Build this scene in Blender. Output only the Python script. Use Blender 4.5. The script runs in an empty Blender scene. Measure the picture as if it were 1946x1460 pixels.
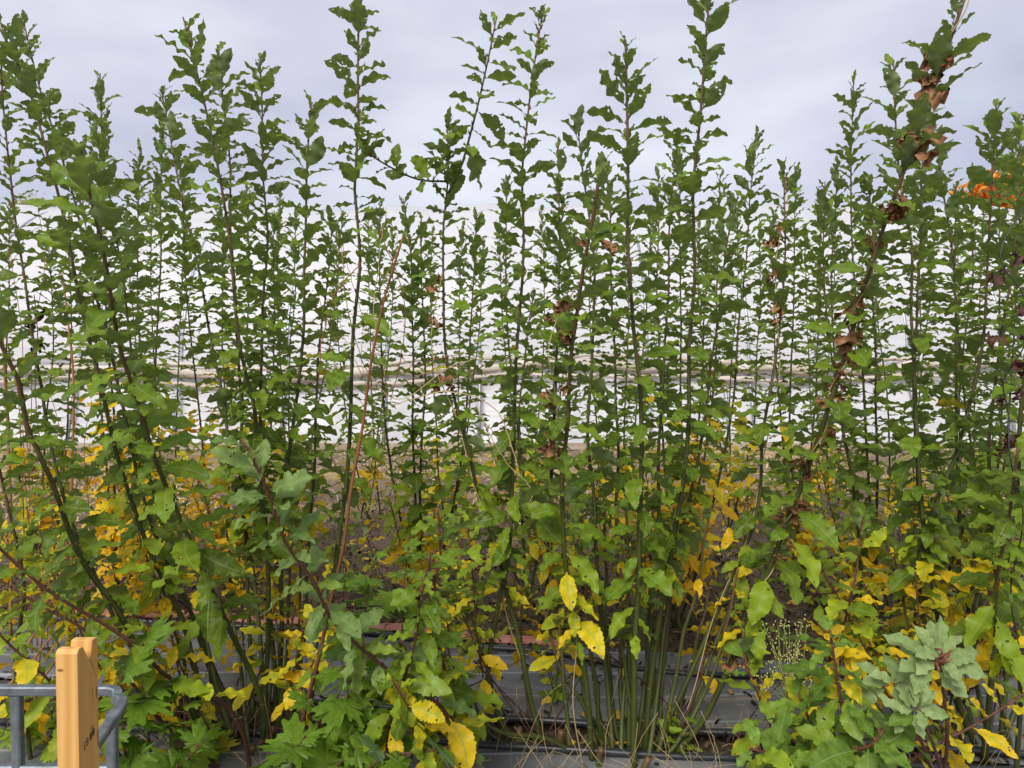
import bpy, math, random
import numpy as np
from mathutils import Vector

# ------------------------------------------------------------------ camera, sky, sun, exposure
scn = bpy.context.scene
F_PX, CX, CY = 1405.0, 973.0, 730.0          # focal length and centre, in pixels of the 1946 px wide frame
CAM_H, PITCH = 1.6, math.radians(-1.63)
cd = bpy.data.cameras.new("camera"); cam = bpy.data.objects.new("camera", cd)
scn.collection.objects.link(cam); scn.camera = cam
cd.sensor_width = 36; cd.lens = F_PX/1946*36; cd.clip_end = 2000; cd.clip_start = .05
cam.location = (0, 0, CAM_H); cam.rotation_euler = (math.radians(90)+PITCH, 0, 0)

SUN_EL, SUN_AZ = math.radians(42), math.radians(200)      # behind the camera's left shoulder
world = bpy.data.worlds.new("World"); scn.world = world; world.use_nodes = True
wt = world.node_tree; wt.nodes.clear()
def N(t, typ, **kw):
    n = t.nodes.new(typ)
    for k, v in kw.items(): setattr(n, k, v)
    return n
wo = N(wt, 'ShaderNodeOutputWorld'); bg = N(wt, 'ShaderNodeBackground')
sky = N(wt, 'ShaderNodeTexSky', sky_type='NISHITA', sun_disc=False)
sky.sun_elevation = SUN_EL; sky.sun_rotation = SUN_AZ
tc = N(wt, 'ShaderNodeTexCoord'); mp = N(wt, 'ShaderNodeMapping'); mp.inputs['Scale'].default_value = (1.1, 1.1, 3.2)
nz = N(wt, 'ShaderNodeTexNoise'); nz.inputs['Scale'].default_value = 2.1; nz.inputs['Detail'].default_value = 6; nz.inputs['Roughness'].default_value = .45
cr = N(wt, 'ShaderNodeValToRGB')
cr.color_ramp.elements[0].position = .36; cr.color_ramp.elements[0].color = (3.5, 3.65, 4.7, 1)
cr.color_ramp.elements[1].position = .66; cr.color_ramp.elements[1].color = (5.75, 5.95, 6.55, 1)
mx = N(wt, 'ShaderNodeMix', data_type='RGBA'); mx.inputs[0].default_value = .93
wt.links.new(tc.outputs['Generated'], mp.inputs[0]); wt.links.new(mp.outputs[0], nz.inputs[0]); wt.links.new(nz.outputs['Fac'], cr.inputs[0])
wt.links.new(sky.outputs[0], mx.inputs[6]); wt.links.new(cr.outputs[0], mx.inputs[7])
wt.links.new(mx.outputs[2], bg.inputs[0]); bg.inputs[1].default_value = .07
wt.links.new(bg.outputs[0], wo.inputs[0])
sl = bpy.data.lights.new("sun", 'SUN'); sl.energy = 1.5; sl.angle = math.radians(28); sl.color = (1, .965, .9)
so = bpy.data.objects.new("sun", sl); scn.collection.objects.link(so)
sd = Vector((math.sin(SUN_AZ)*math.cos(SUN_EL), math.cos(SUN_AZ)*math.cos(SUN_EL), math.sin(SUN_EL)))
so.rotation_euler = sd.to_track_quat('Z', 'Y').to_euler()
scn.view_settings.view_transform = 'Standard'; scn.view_settings.look = 'None'; scn.view_settings.gamma = 1
scn.view_settings.exposure = 1.10
scn.cycles.max_bounces = 7; scn.cycles.diffuse_bounces = 3; scn.cycles.transmission_bounces = 5; scn.cycles.glossy_bounces = 2
scn.cycles.use_denoising = True

# ------------------------------------------------------------------ helpers
rng = np.random.default_rng(11); random.seed(5)
def at(px, py, Y):
    """the point in the world at distance Y ahead that shows at pixel (px, py) of the photograph"""
    c, s = math.cos(PITCH), math.sin(PITCH)
    rx, ry = (px-CX)/F_PX, (CY-py)/F_PX
    d = np.array([rx, c-ry*s, s+ry*c])
    return np.array([0, 0, CAM_H]) + d*(Y/d[1])
def ground_at(px, py):
    c, s = math.cos(PITCH), math.sin(PITCH)
    rx, ry = (px-CX)/F_PX, (CY-py)/F_PX
    d = np.array([rx, c-ry*s, s+ry*c])
    return np.array([0, 0, CAM_H]) + d*(-CAM_H/d[2])
def tag(o, label=None, cat=None, group=None, kind=None):
    if label: o['label'] = label
    if cat: o['category'] = cat
    if group: o['group'] = group
    if kind: o['kind'] = kind
    return o
def empty(name, loc, label, cat, group=None):
    o = bpy.data.objects.new(name, None); o.location = loc; o.empty_display_size = .1
    scn.collection.objects.link(o); return tag(o, label, cat, group)
def world_loc(o):
    v = np.zeros(3)
    while o is not None: v += np.array(o.location); o = o.parent
    return v
def link_mesh(name, V, Fc, mat, parent=None, smooth=True, attrs=None):
    """V (n,3) in world space, Fc (m,4) or (m,3) faces or a list of such arrays"""
    V = np.asarray(V, float)
    if parent is not None: V = V - world_loc(parent)
    if isinstance(Fc, np.ndarray): Fc = [Fc]
    Fc = [f for f in Fc if len(f)]
    me = bpy.data.meshes.new(name)
    me.vertices.add(len(V)); me.vertices.foreach_set('co', V.astype(np.float32).ravel())
    idx = np.concatenate([f.ravel() for f in Fc]).astype(np.int32)
    tot = np.concatenate([np.full(len(f), f.shape[1], np.int32) for f in Fc])
    st = np.concatenate([[0], np.cumsum(tot)[:-1]]).astype(np.int32)
    me.loops.add(len(idx)); me.loops.foreach_set('vertex_index', idx)
    me.polygons.add(len(tot)); me.polygons.foreach_set('loop_start', st); me.polygons.foreach_set('loop_total', tot)
    me.polygons.foreach_set('use_smooth', np.full(len(tot), smooth))
    for k, (typ, arr) in (attrs or {}).items():
        a = me.attributes.new(k, typ, 'POINT')
        a.data.foreach_set('color' if typ == 'FLOAT_COLOR' else 'vector' if typ == 'FLOAT_VECTOR' else 'value', np.asarray(arr, np.float32).ravel())
    me.update(calc_edges=True); me.validate()
    if isinstance(mat, (list, tuple)):
        for m_ in mat: me.materials.append(m_)
    else: me.materials.append(mat)
    o = bpy.data.objects.new(name, me); scn.collection.objects.link(o)
    if parent is not None: o.parent = parent
    return o
def catmull(P, n):
    P = np.asarray(P, float)
    if len(P) == 2: 
        t = np.linspace(0, 1, n)[:, None]; return P[0]*(1-t)+P[1]*t
    Q = np.vstack([2*P[0]-P[1], P, 2*P[-1]-P[-2]])
    seg = np.linalg.norm(np.diff(P, axis=0), axis=1); cum = np.concatenate([[0], np.cumsum(seg)])
    out = []
    for s in np.linspace(0, cum[-1], n):
        i = min(np.searchsorted(cum, s, side='right')-1, len(seg)-1)
        t = (s-cum[i])/max(seg[i], 1e-9)
        a, b, c, d = Q[i], Q[i+1], Q[i+2], Q[i+3]
        out.append(.5*((2*b)+(-a+c)*t+(2*a-5*b+4*c-d)*t*t+(-a+3*b-3*c+d)*t**3))
    return np.array(out)
def tube(P, R, ns=7, closed=True):
    """a tube through P (n,3) with radii R (n,)"""
    P = np.asarray(P, float); n = len(P); R = np.broadcast_to(R, (n,))
    T = np.gradient(P, axis=0); T /= np.linalg.norm(T, axis=1)[:, None]+1e-12
    a = np.array([0, 1., 0]) if abs(T[0, 1]) < .8 else np.array([1., 0, 0])
    U = np.cross(T, a); U /= np.linalg.norm(U, axis=1)[:, None]+1e-12
    W = np.cross(T, U)
    th = np.arange(ns)*2*math.pi/ns
    V = P[:, None]+R[:, None, None]*(np.cos(th)[None, :, None]*U[:, None]+np.sin(th)[None, :, None]*W[:, None])
    i = np.arange(n-1)[:, None]*ns; j = np.arange(ns)[None]; j2 = (j+1) % ns
    Fq = np.stack([i+j, i+j2, i+ns+j2, i+ns+j], -1).reshape(-1, 4)
    V = V.reshape(-1, 3)
    if closed:
        V = np.vstack([V, P[0], P[-1]]); k = len(V)-2
        e = np.arange(ns); t1 = np.stack([e*0+k, (e+1) % ns, e], -1); b = (n-1)*ns
        t2 = np.stack([e*0+k+1, b+e, b+(e+1) % ns], -1)
        return V, [Fq, np.vstack([t1, t2])]
    return V, [Fq]
class Acc:
    """collects pieces into one mesh"""
    def __init__(s): s.V = []; s.Q = []; s.T = []; s.n = 0
    def add(s, V, F):
        for f in (F if isinstance(F, list) else [F]):
            if len(f): (s.Q if f.shape[1] == 4 else s.T).append(f+s.n)
        s.V.append(V); s.n += len(V)
    def box(s, lo, hi, rz=0, c=None):
        lo, hi = np.array(lo, float), np.array(hi, float)
        V = np.array([[(lo, hi)[i & 1][0], (lo, hi)[i >> 1 & 1][1], (lo, hi)[i >> 2 & 1][2]] for i in range(8)])
        s.add(V, np.array([[0, 2, 3, 1], [4, 5, 7, 6], [0, 1, 5, 4], [2, 6, 7, 3], [0, 4, 6, 2], [1, 3, 7, 5]]))
    def build(s, name, mat, parent=None, smooth=False, attrs=None):
        return link_mesh(name, np.vstack(s.V), [np.vstack(a) for a in (s.Q, s.T) if a], mat, parent, smooth, attrs)
def rnd(a, b): return a+(b-a)*rng.random()

# ------------------------------------------------------------------ materials
def new_mat(name):
    m = bpy.data.materials.new(name); m.use_nodes = True; t = m.node_tree; t.nodes.clear()
    out = N(t, 'ShaderNodeOutputMaterial'); b = N(t, 'ShaderNodeBsdfPrincipled'); t.links.new(b.outputs[0], out.inputs[0])
    return m, t, b, out
def ramp(t, src, stops, interp='LINEAR'):
    r = N(t, 'ShaderNodeValToRGB'); r.color_ramp.interpolation = interp
    els = r.color_ramp.elements
    while len(els) < len(stops): els.new(.5)
    for e, (p, c) in zip(els, stops): e.position = p; e.color = (*c, 1) if len(c) == 3 else c
    t.links.new(src, r.inputs[0]); return r.outputs[0]
def noise(t, scale, detail=3, rough=.5, vec=None, stretch=None, dist=0):
    n = N(t, 'ShaderNodeTexNoise'); n.inputs['Scale'].default_value = scale; n.inputs['Detail'].default_value = detail
    n.inputs['Roughness'].default_value = rough; n.inputs['Distortion'].default_value = dist
    if vec is None: vec = N(t, 'ShaderNodeTexCoord').outputs['Object']
    if stretch:
        m_ = N(t, 'ShaderNodeMapping'); m_.inputs['Scale'].default_value = stretch; t.links.new(vec, m_.inputs[0]); vec = m_.outputs[0]
    t.links.new(vec, n.inputs['Vector']); return n.outputs['Fac']
def math_(t, op, a, b=None, c=None, clamp=False):
    n = N(t, 'ShaderNodeMath', operation=op); n.use_clamp = clamp
    for i, x in enumerate((a, b, c)):
        if x is None: continue
        if hasattr(x, 'links'): t.links.new(x, n.inputs[i])
        else: n.inputs[i].default_value = x
    return n.outputs[0]
def mixc(t, f, a, b, blend='MIX'):
    n = N(t, 'ShaderNodeMix', data_type='RGBA', blend_type=blend)
    for sock, x in ((n.inputs[0], f), (n.inputs[6], a), (n.inputs[7], b)):
        if hasattr(x, 'links'): t.links.new(x, sock)
        else: sock.default_value = x if isinstance(x, (int, float)) else (*x, 1)
    return n.outputs[2]
def bump(t, b, h, strength=.3, dist=.01):
    n = N(t, 'ShaderNodeBump'); n.inputs['Strength'].default_value = strength; n.inputs['Distance'].default_value = dist
    t.links.new(h, n.inputs['Height']); t.links.new(n.outputs[0], b.inputs['Normal']); return n

def leaf_mat(name, dark, light, under, yel, org, trans=.34, rough=.42, veins=9.0, rib=(.30, .38, .16), spots=True, lime=(.34, .45, .02)):
    m, t, b, out = new_mat(name)
    a = N(t, 'ShaderNodeAttribute', attribute_name='lc'); sp = N(t, 'ShaderNodeSeparateColor'); t.links.new(a.outputs['Color'], sp.inputs[0])
    Y, R, B = sp.outputs[0], sp.outputs[1], sp.outputs[2]
    u_ = N(t, 'ShaderNodeAttribute', attribute_name='luv'); sv = N(t, 'ShaderNodeSeparateXYZ'); t.links.new(u_.outputs['Vector'], sv.inputs[0])
    au = math_(t, 'ABSOLUTE', sv.outputs[0])
    col = mixc(t, R, dark, light)
    n1 = noise(t, 55, 3)
    col = mixc(t, math_(t, 'MULTIPLY', math_(t, 'SUBTRACT', n1, .35, clamp=True), .9), col, tuple(min(1, x*1.7) for x in light))
    # yellowing that starts at the margins and in blotches
    n2 = noise(t, 38, 4, .6)
    yf = math_(t, 'ADD', math_(t, 'MULTIPLY', Y, 2.1), math_(t, 'MULTIPLY', math_(t, 'SUBTRACT', n2, .5), 1.3))
    yf = math_(t, 'ADD', yf, math_(t, 'MULTIPLY', au, math_(t, 'MULTIPLY', Y, .55)))
    yf = math_(t, 'MULTIPLY', math_(t, 'SUBTRACT', yf, .80), 1.5, clamp=True)
    col = mixc(t, math_(t, 'MULTIPLY', math_(t, 'POWER', Y, .8), 1.9, clamp=True), col, lime)
    ycol = mixc(t, math_(t, 'MULTIPLY', R, math_(t, 'SUBTRACT', Y, .15, clamp=True)), yel, org)
    col = mixc(t, yf, col, ycol)
    if spots:
        n3 = noise(t, 260, 2, .5)
        sf = math_(t, 'MULTIPLY', math_(t, 'MULTIPLY', math_(t, 'SUBTRACT', n3, .60), 12, clamp=True), math_(t, 'MULTIPLY', math_(t, 'SUBTRACT', Y, .55), 2.2, clamp=True))
        col = mixc(t, sf, col, (.14, .055, .015))
    under_c = mixc(t, yf, under, ycol)
    # midrib and side veins
    lat = math_(t, 'SINE', math_(t, 'MULTIPLY', math_(t, 'SUBTRACT', sv.outputs[1], math_(t, 'MULTIPLY', au, .13)), veins*2*math.pi))
    latm = math_(t, 'MULTIPLY', math_(t, 'SUBTRACT', lat, .86, clamp=True), 4.5, clamp=True)
    ribm = math_(t, 'MULTIPLY', math_(t, 'SUBTRACT', .055, au), 26, clamp=True)
    col = mixc(t, math_(t, 'MULTIPLY', latm, .35), col, rib)
    col = mixc(t, math_(t, 'MULTIPLY', ribm, .8), col, rib)
    g = N(t, 'ShaderNodeNewGeometry')
    col = mixc(t, math_(t, 'MULTIPLY', g.outputs['Backfacing'], .85), col, under_c)
    # withered brown
    bf = math_(t, 'MULTIPLY', B, 1.0, clamp=True)
    col = mixc(t, bf, col, mixc(t, n2, (.045, .018, .008), (.30, .13, .045)))
    t.links.new(col, b.inputs['Base Color']); b.inputs['Roughness'].default_value = rough; b.inputs['Specular IOR Level'].default_value = .28
    hh = math_(t, 'ADD', math_(t, 'MULTIPLY', math_(t, 'ADD', latm, ribm), -.6), math_(t, 'MULTIPLY', n1, .7))
    bump(t, b, hh, .35, .003)
    tr = N(t, 'ShaderNodeBsdfTranslucent'); tcx = mixc(t, 1.0, col, (1.25, 1.2, .45), 'MULTIPLY'); t.links.new(tcx, tr.inputs[0])
    ms = N(t, 'ShaderNodeMixShader')
    t.links.new(math_(t, 'MULTIPLY', math_(t, 'SUBTRACT', 1.0, math_(t, 'MULTIPLY', bf, .8)), trans), ms.inputs[0])
    t.links.new(b.outputs[0], ms.inputs[1]); t.links.new(tr.outputs[0], ms.inputs[2])
    t.links.new(ms.outputs[0], out.inputs[0]); return m
M = {}
M['leaf'] = leaf_mat('willow_leaf', (.072, .118, .006), (.180, .275, .018), (.200, .270, .125), (.82, .62, .015), (.82, .38, .010))
M['pale'] = leaf_mat('pale_willow_leaf', (.120, .195, .045), (.215, .310, .085), (.25, .32, .15), (.82, .62, .015), (.82, .38, .010))
M['fresh'] = leaf_mat('fresh_willow_leaf', (.095, .175, .020), (.175, .285, .035), (.22, .30, .13), (.82, .62, .015), (.82, .38, .010))
M['lobed'] = leaf_mat('lobed_leaf', (.090, .175, .012), (.170, .285, .02), (.17, .27, .12), (.62, .52, .03), (.6, .3, .02), rough=.5, veins=5)
M['sage'] = leaf_mat('sage_leaf', (.20, .295, .095), (.32, .41, .165), (.24, .33, .2), (.62, .52, .03), (.6, .3, .02), rough=.6, rib=(.42, .50, .30), spots=False)
M['tree_leaf'] = leaf_mat('distant_leaf', (.30, .26, .10), (.42, .36, .16), (.36, .33, .16), (.5, .4, .1), (.5, .3, .1), spots=False)
M['orange_leaf'] = leaf_mat('orange_leaf', (.75, .24, .02), (.85, .33, .04), (.75, .27, .04), (.8, .3, .02), (.8, .3, .02), spots=False, rib=(.8, .4, .1))

def bark(name, low, high, z0, z1, scar=(.22, .20, .10)):
    """shoots: olive green below, red brown near the tip, pale leaf scars"""
    m, t, b, out = new_mat(name)
    a = N(t, 'ShaderNodeAttribute', attribute_name='st'); s = a.outputs['Fac']
    f = math_(t, 'DIVIDE', math_(t, 'SUBTRACT', s, z0), z1-z0, clamp=True)
    col = mixc(t, f, low, high)
    n = noise(t, 40, 4, .6, stretch=(1, 1, .25)); col = mixc(t, math_(t, 'MULTIPLY', math_(t, 'SUBTRACT', n, .4, clamp=True), 1.6), col, tuple(x*.4 for x in low))
    n2 = noise(t, 26, 2, .5, stretch=(.6, .6, 3.2))
    sc = math_(t, 'MULTIPLY', math_(t, 'SUBTRACT', n2, .665), 22, clamp=True)
    col = mixc(t, math_(t, 'MULTIPLY', sc, .7), col, scar)
    t.links.new(col, b.inputs['Base Color']); b.inputs['Roughness'].default_value = .55
    bump(t, b, math_(t, 'ADD', n, sc), .4, .003); return m
M['stem'] = bark('willow_bark', (.062, .078, .011), (.15, .075, .03), .45, .95)
M['reddish'] = bark('red_bark', (.085, .030, .018), (.16, .06, .03), .3, .9)
M['ochre'] = bark('ochre_bark', (.34, .20, .035), (.42, .15, .05), .2, .8, (.45, .33, .12))
M['orangecane'] = bark('orange_cane', (.075, .035, .022), (.26, .095, .035), .05, .55, (.3, .18, .1))
def plain(name, c1, c2, scale=8, rough=.6, spec=.4, bmp=.3, metal=0, stretch=None, bd=.005):
    m, t, b, out = new_mat(name); n = noise(t, scale, 5, .6, stretch=stretch)
    t.links.new(ramp(t, n, [(.3, c1), (.7, c2)]), b.inputs['Base Color'])
    b.inputs['Roughness'].default_value = rough; b.inputs['Specular IOR Level'].default_value = spec; b.inputs['Metallic'].default_value = metal
    if bmp: bump(t, b, n, bmp, bd)
    return m
M['tendril'] = plain('dry_tendril', (.38, .27, .12), (.55, .42, .2), 20)
M['redtwig'] = plain('red_twig', (.20, .06, .035), (.33, .12, .07), 20)
M['pipe'] = plain('black_pipe', (.012, .013, .016), (.035, .037, .042), 12, .38, .5, .1)
M['red'] = plain('red_hose', (.38, .13, .10), (.58, .27, .21), 9, .6, .3, .5, stretch=(1, 14, 1))
M['steel'] = plain('galvanised_steel', (.14, .16, .18), (.30, .33, .36), 26, .42, .5, .15, .55)
M['hoop'] = plain('tube_steel', (.30, .32, .34), (.42, .44, .46), 9, .4, .5, 0, .5)

# soil
m, t, b, out = new_mat('soil'); M['soil'] = m
g = N(t, 'ShaderNodeNewGeometry'); pos = g.outputs['Position']
n1 = noise(t, 3.2, 8, .7, vec=pos); n2 = noise(t, 34, 6, .75, vec=pos); n3 = noise(t, .55, 4, .5, vec=pos, stretch=(.5, 1.6, 1))
col = mixc(t, n2, (.028, .020, .011), (.25, .19, .115))
sx = N(t, 'ShaderNodeSeparateXYZ'); t.links.new(pos, sx.inputs[0])
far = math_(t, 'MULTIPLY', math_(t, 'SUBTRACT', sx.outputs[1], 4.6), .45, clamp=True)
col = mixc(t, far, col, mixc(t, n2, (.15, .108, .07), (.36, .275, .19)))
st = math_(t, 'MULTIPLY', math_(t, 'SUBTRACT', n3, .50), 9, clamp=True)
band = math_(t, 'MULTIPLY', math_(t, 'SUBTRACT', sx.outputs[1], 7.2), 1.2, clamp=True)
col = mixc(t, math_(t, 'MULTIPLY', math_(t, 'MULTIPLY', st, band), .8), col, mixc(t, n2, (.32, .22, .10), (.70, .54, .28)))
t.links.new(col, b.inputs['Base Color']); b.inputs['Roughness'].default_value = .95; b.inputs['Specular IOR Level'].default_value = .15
bump(t, b, math_(t, 'ADD', n1, n2), 1, .03)
# woven weed fabric
m, t, b, out = new_mat('weed_fabric'); M['fabric'] = m
pos = N(t, 'ShaderNodeNewGeometry').outputs['Position']; sx = N(t, 'ShaderNodeSeparateXYZ'); t.links.new(pos, sx.inputs[0])
n1 = noise(t, 2.2, 5, .6, vec=pos, stretch=(.5, 2.2, 1)); n2 = noise(t, 320, 2, .5, vec=pos)
col = ramp(t, n1, [(.3, (.085, .087, .090)), (.55, (.145, .148, .152)), (.75, (.22, .22, .22))])
wl = math_(t, 'FRACT', math_(t, 'MULTIPLY', sx.outputs[1], 3.9))
wl = math_(t, 'MULTIPLY', math_(t, 'SUBTRACT', .035, math_(t, 'ABSOLUTE', math_(t, 'SUBTRACT', wl, .5))), 60, clamp=True)
col = mixc(t, math_(t, 'MULTIPLY', wl, .55), col, (.42, .44, .46))
dust = math_(t, 'MULTIPLY', math_(t, 'SUBTRACT', noise(t, 1.3, 6, .7, vec=pos, stretch=(.35, 3.5, 1)), .60), 10, clamp=True)
col = mixc(t, math_(t, 'MULTIPLY', dust, .65), col, (.34, .27, .19))
t.links.new(col, b.inputs['Base Color']); b.inputs['Roughness'].default_value = .5; b.inputs['Specular IOR Level'].default_value = .55
bump(t, b, math_(t, 'ADD', n1, math_(t, 'MULTIPLY', n2, .05)), .6, .012)
# polytunnel film
m, t, b, out = new_mat('tunnel_film'); M['film'] = m
pos = N(t, 'ShaderNodeNewGeometry').outputs['Position']
w1 = noise(t, 1.1, 5, .55, vec=pos, stretch=(.22, 1, 2.6), dist=.9); w2 = noise(t, 5, 3, .5, vec=pos, stretch=(.15, 1, 2.4), dist=1.4)
col = ramp(t, w1, [(.3, (.84, .84, .87)), (.7, (.92, .92, .93))])
t.links.new(col, b.inputs['Base Color']); b.inputs['Roughness'].default_value = .38; b.inputs['Specular IOR Level'].default_value = .5
bump(t, b, math_(t, 'ADD', w1, math_(t, 'MULTIPLY', w2, .15)), .28, .16)
tr = N(t, 'ShaderNodeBsdfTranslucent'); tr.inputs[0].default_value = (.88, .88, .92, 1)
ms = N(t, 'ShaderNodeMixShader'); ms.inputs[0].default_value = .42
t.links.new(b.outputs[0], ms.inputs[1]); t.links.new(tr.outputs[0], ms.inputs[2]); t.links.new(ms.outputs[0], out.inputs[0])
# rolled side curtain
M['roll'] = plain('rolled_film', (.40, .33, .26), (.70, .64, .58), 2.0, .5, .4, .6, stretch=(.4, 1, 9), bd=.03)
# wood
m, t, b, out = new_mat('planed_pine'); M['wood'] = m
oc = N(t, 'ShaderNodeTexCoord').outputs['Object']
w = N(t, 'ShaderNodeTexWave', wave_type='BANDS', bands_direction='X'); w.inputs['Scale'].default_value = 11; w.inputs['Distortion'].default_value = 9; w.inputs['Detail'].default_value = 3
mpn = N(t, 'ShaderNodeMapping'); mpn.inputs['Scale'].default_value = (1, 1, .07); t.links.new(oc, mpn.inputs[0]); t.links.new(mpn.outputs[0], w.inputs[0])
col = mixc(t, w.outputs['Fac'], (.64, .33, .095), (.78, .45, .15))
n_ = noise(t, 14, 5, .6, vec=oc, stretch=(1, 1, .12)); col = mixc(t, math_(t, 'MULTIPLY', math_(t, 'SUBTRACT', n_, .5, clamp=True), 1.6), col, (.46, .22, .07))
t.links.new(col, b.inputs['Base Color']); b.inputs['Roughness'].default_value = .62; b.inputs['Specular IOR Level'].default_value = .3; bump(t, b, w.outputs['Fac'], .15, .002)
M['knot'] = plain('pine_knot', (.22, .09, .03), (.45, .2, .07), 60)
M['ink'] = plain('black_ink', (.02, .018, .016), (.10, .06, .03), 90, .8, .2, 0)
M['cut'] = plain('cut_wood', (.62, .5, .32), (.8, .7, .5), 40)
for k, c in dict(chip1=(.11, .065, .04), chip2=(.30, .22, .14), straw=(.62, .48, .26), dleaf=(.62, .38, .05), dark=(.03, .02, .014)).items():
    M[k] = plain(k, tuple(x*.7 for x in c), tuple(min(1, x*1.2) for x in c), 30, .85, .2, 0)

# ------------------------------------------------------------------ leaf shapes
def leaf_variant(nl, nw, wratio, droop, wave, fold, twist, ser=.11, rag=0):
    """one wavy, toothed, obovate leaf of length 1 along +y; returns verts (nv,3), uv (nv,3)"""
    t = np.linspace(0, 1, nl+1); u = np.linspace(-1, 1, nw+1)
    s = np.clip((t-.10)/.90, 0, 1)
    w = wratio*.5*np.sin(math.pi*np.clip(s, 0, 1)**.82)**.72
    w = np.where(t < .10, .016, np.maximum(w, .010)); w[-1] = .004
    ang = -droop*t**1.3 + rng.normal(0, .05); bx = np.concatenate([[0], np.cumsum(np.sin(ang[:-1])/nl)]); by = np.concatenate([[0], np.cumsum(np.cos(ang[:-1])/nl)])
    side = rnd(-.12, .12)*np.sin(t*math.pi)
    V = np.zeros((nl+1, nw+1, 3))
    ph = rng.random(2)*6.28; fr = rnd(2.2, 3.6)
    for j, uu in enumerate(u):
        k = 0 if uu < 0 else 1
        tooth = np.where(np.arange(nl+1) % 2 == 0, 1+ser*.5, 1-ser*.6)*(1+rng.normal(0, .035+rag, nl+1)) if abs(uu) > .99 else 1
        xx = uu*w*tooth
        zz = wave*abs(uu)**1.4*np.sin(fr*2*math.pi*t+ph[k])*np.minimum(1, s*4)*(w/(wratio*.5)+.2) + fold*abs(xx) + rng.normal(0, .008, nl+1)*(abs(uu))
        tw = twist*t
        X = xx*np.cos(tw)-zz*np.sin(tw); Z = xx*np.sin(tw)+zz*np.cos(tw)
        V[:, j, 0] = X+side; V[:, j, 1] = by - Z*np.sin(ang); V[:, j, 2] = bx + Z*np.cos(ang)
    UV = np.stack(np.broadcast_arrays(u[None], t[:, None], 0*t[:, None]), -1)
    return V.reshape(-1, 3), UV.reshape(-1, 3)
def grid_faces(nl, nw):
    i = np.arange(nl)[:, None]*(nw+1); j = np.arange(nw)[None]
    return np.stack([i+j, i+j+1, i+nw+2+j, i+nw+1+j], -1).reshape(-1, 4)
def leaf_set(nl, nw, n, **kw):
    vs, uvs = [], []
    for k in range(n):
        a = dict(wratio=rnd(.33, .48), droop=rnd(.0, .85), wave=rnd(.03, .065), fold=rnd(.05, .4), twist=rnd(-.7, .7)); a.update({q: (r() if callable(r) else r) for q, r in kw.items()})
        v, uv = leaf_variant(nl, nw, **a); vs.append(v); uvs.append(uv)
    return dict(V=np.array(vs), UV=uvs[0], F=grid_faces(nl, nw), nw=nw, nl=nl)
HI = leaf_set(26, 6, 22); MID = leaf_set(14, 4, 16)
TIP = leaf_set(14, 4, 8, wratio=lambda: rnd(.34, .46), droop=lambda: rnd(.1, .6))
CRUMP = leaf_set(12, 6, 12, wratio=lambda: rnd(.34, .58), droop=lambda: rnd(1.5, 3.6), wave=lambda: rnd(.16, .3), fold=lambda: rnd(.8, 1.8), twist=lambda: rnd(-2.6, 2.6), rag=.2)
for k in range(12): CRUMP['V'][k] += rng.normal(0, .035, CRUMP['V'][k].shape)
def radial_set(n, prof, m=56, rings=3, droop=.6, bumpy=.03):
    """a lobed leaf: rings round a point near its base, outline radius prof(angle)"""
    out = []
    th = np.linspace(0, 2*math.pi, m, endpoint=False)
    for k in range(n):
        r = prof(th, k); V = [[0, .18, 0]]; UV = [[0, .3, 0]]
        p1, p2, dr = rnd(0, 6.28), rnd(0, 6.28), rnd(.5, 1.3)*droop
        for q in range(1, rings+1):
            f = q/rings
            x = np.sin(th)*r*f; y = .18+np.cos(th)*r*f
            z = -dr*.45*(x*x+(y-.18)**2)+bumpy*f*np.sin(3*th+p1)+bumpy*.6*f*np.sin(7*th+p2)+rng.normal(0, .006, m)
            V += list(np.stack([x, y, z], -1)); UV += [[.9 if abs(((a*7/6.28) % 1)-.5) < .44 else 0.0, f*.7, 0] for a in th]
        b0 = len(V); V += [[-.012, 0, 0], [.012, 0, 0], [-.012, .2, -.004], [.012, .2, -.004]]; UV += [[0, 0, 0]]*4
        out.append(np.array(V))
    Fq = []
    for q in range(rings-1):
        a = 1+q*m+np.arange(m); c = 1+q*m+(np.arange(m)+1) % m
        Fq.append(np.stack([c, c+m, a+m, a], -1))
    Fq.append(np.array([[b0, b0+1, b0+3, b0+2]]))
    e = np.arange(m); Ft = np.stack([e*0, 1+(e+1) % m, 1+e], -1)
    return dict(V=np.array(out), UV=np.array(UV), F=np.vstack(Fq), T=Ft)
def palm(th, k):
    a = (th+math.pi) % (2*math.pi)-math.pi; r = np.full_like(a, .30)
    for c, L, wd in ((0, .80, .52), (.95, .66, .50), (-.95, .66, .50), (1.9, .42, .45), (-1.9, .42, .45)):
        c = c+rng.normal(0, .05); L = L*rnd(.9, 1.1); x = np.abs(a-c)/wd; r = np.maximum(r, L*np.clip(1-x**1.4*.5, 0, 1)*(x < 1.35))
    r *= 1+.13*np.where(np.arange(len(a)) % 4 < 2, 1, -1)*(r > .3)
    return r*(1+rng.normal(0, .03, len(a)))
LOBED = radial_set(10, palm, 72)
def oakish(nl=22, nw=4, n=8):
    s = leaf_set(nl, nw, n, wratio=.46, droop=lambda: rnd(.0, .8), wave=.03, fold=lambda: rnd(.0, .3), ser=0)
    t = np.linspace(0, 1, nl+1); lob = .62+.42*np.abs(np.sin(t*math.pi*3.2+.2))
    for k in range(n):
        V = s['V'][k].reshape(nl+1, nw+1, 3); mid = V[:, nw//2:nw//2+1, :]
        V[:] = mid+(V-mid)*(lob*(.55+.75*t))[:, None, None]; s['V'][k] = V.reshape(-1, 3)
    return s
OAK = oakish()

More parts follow.
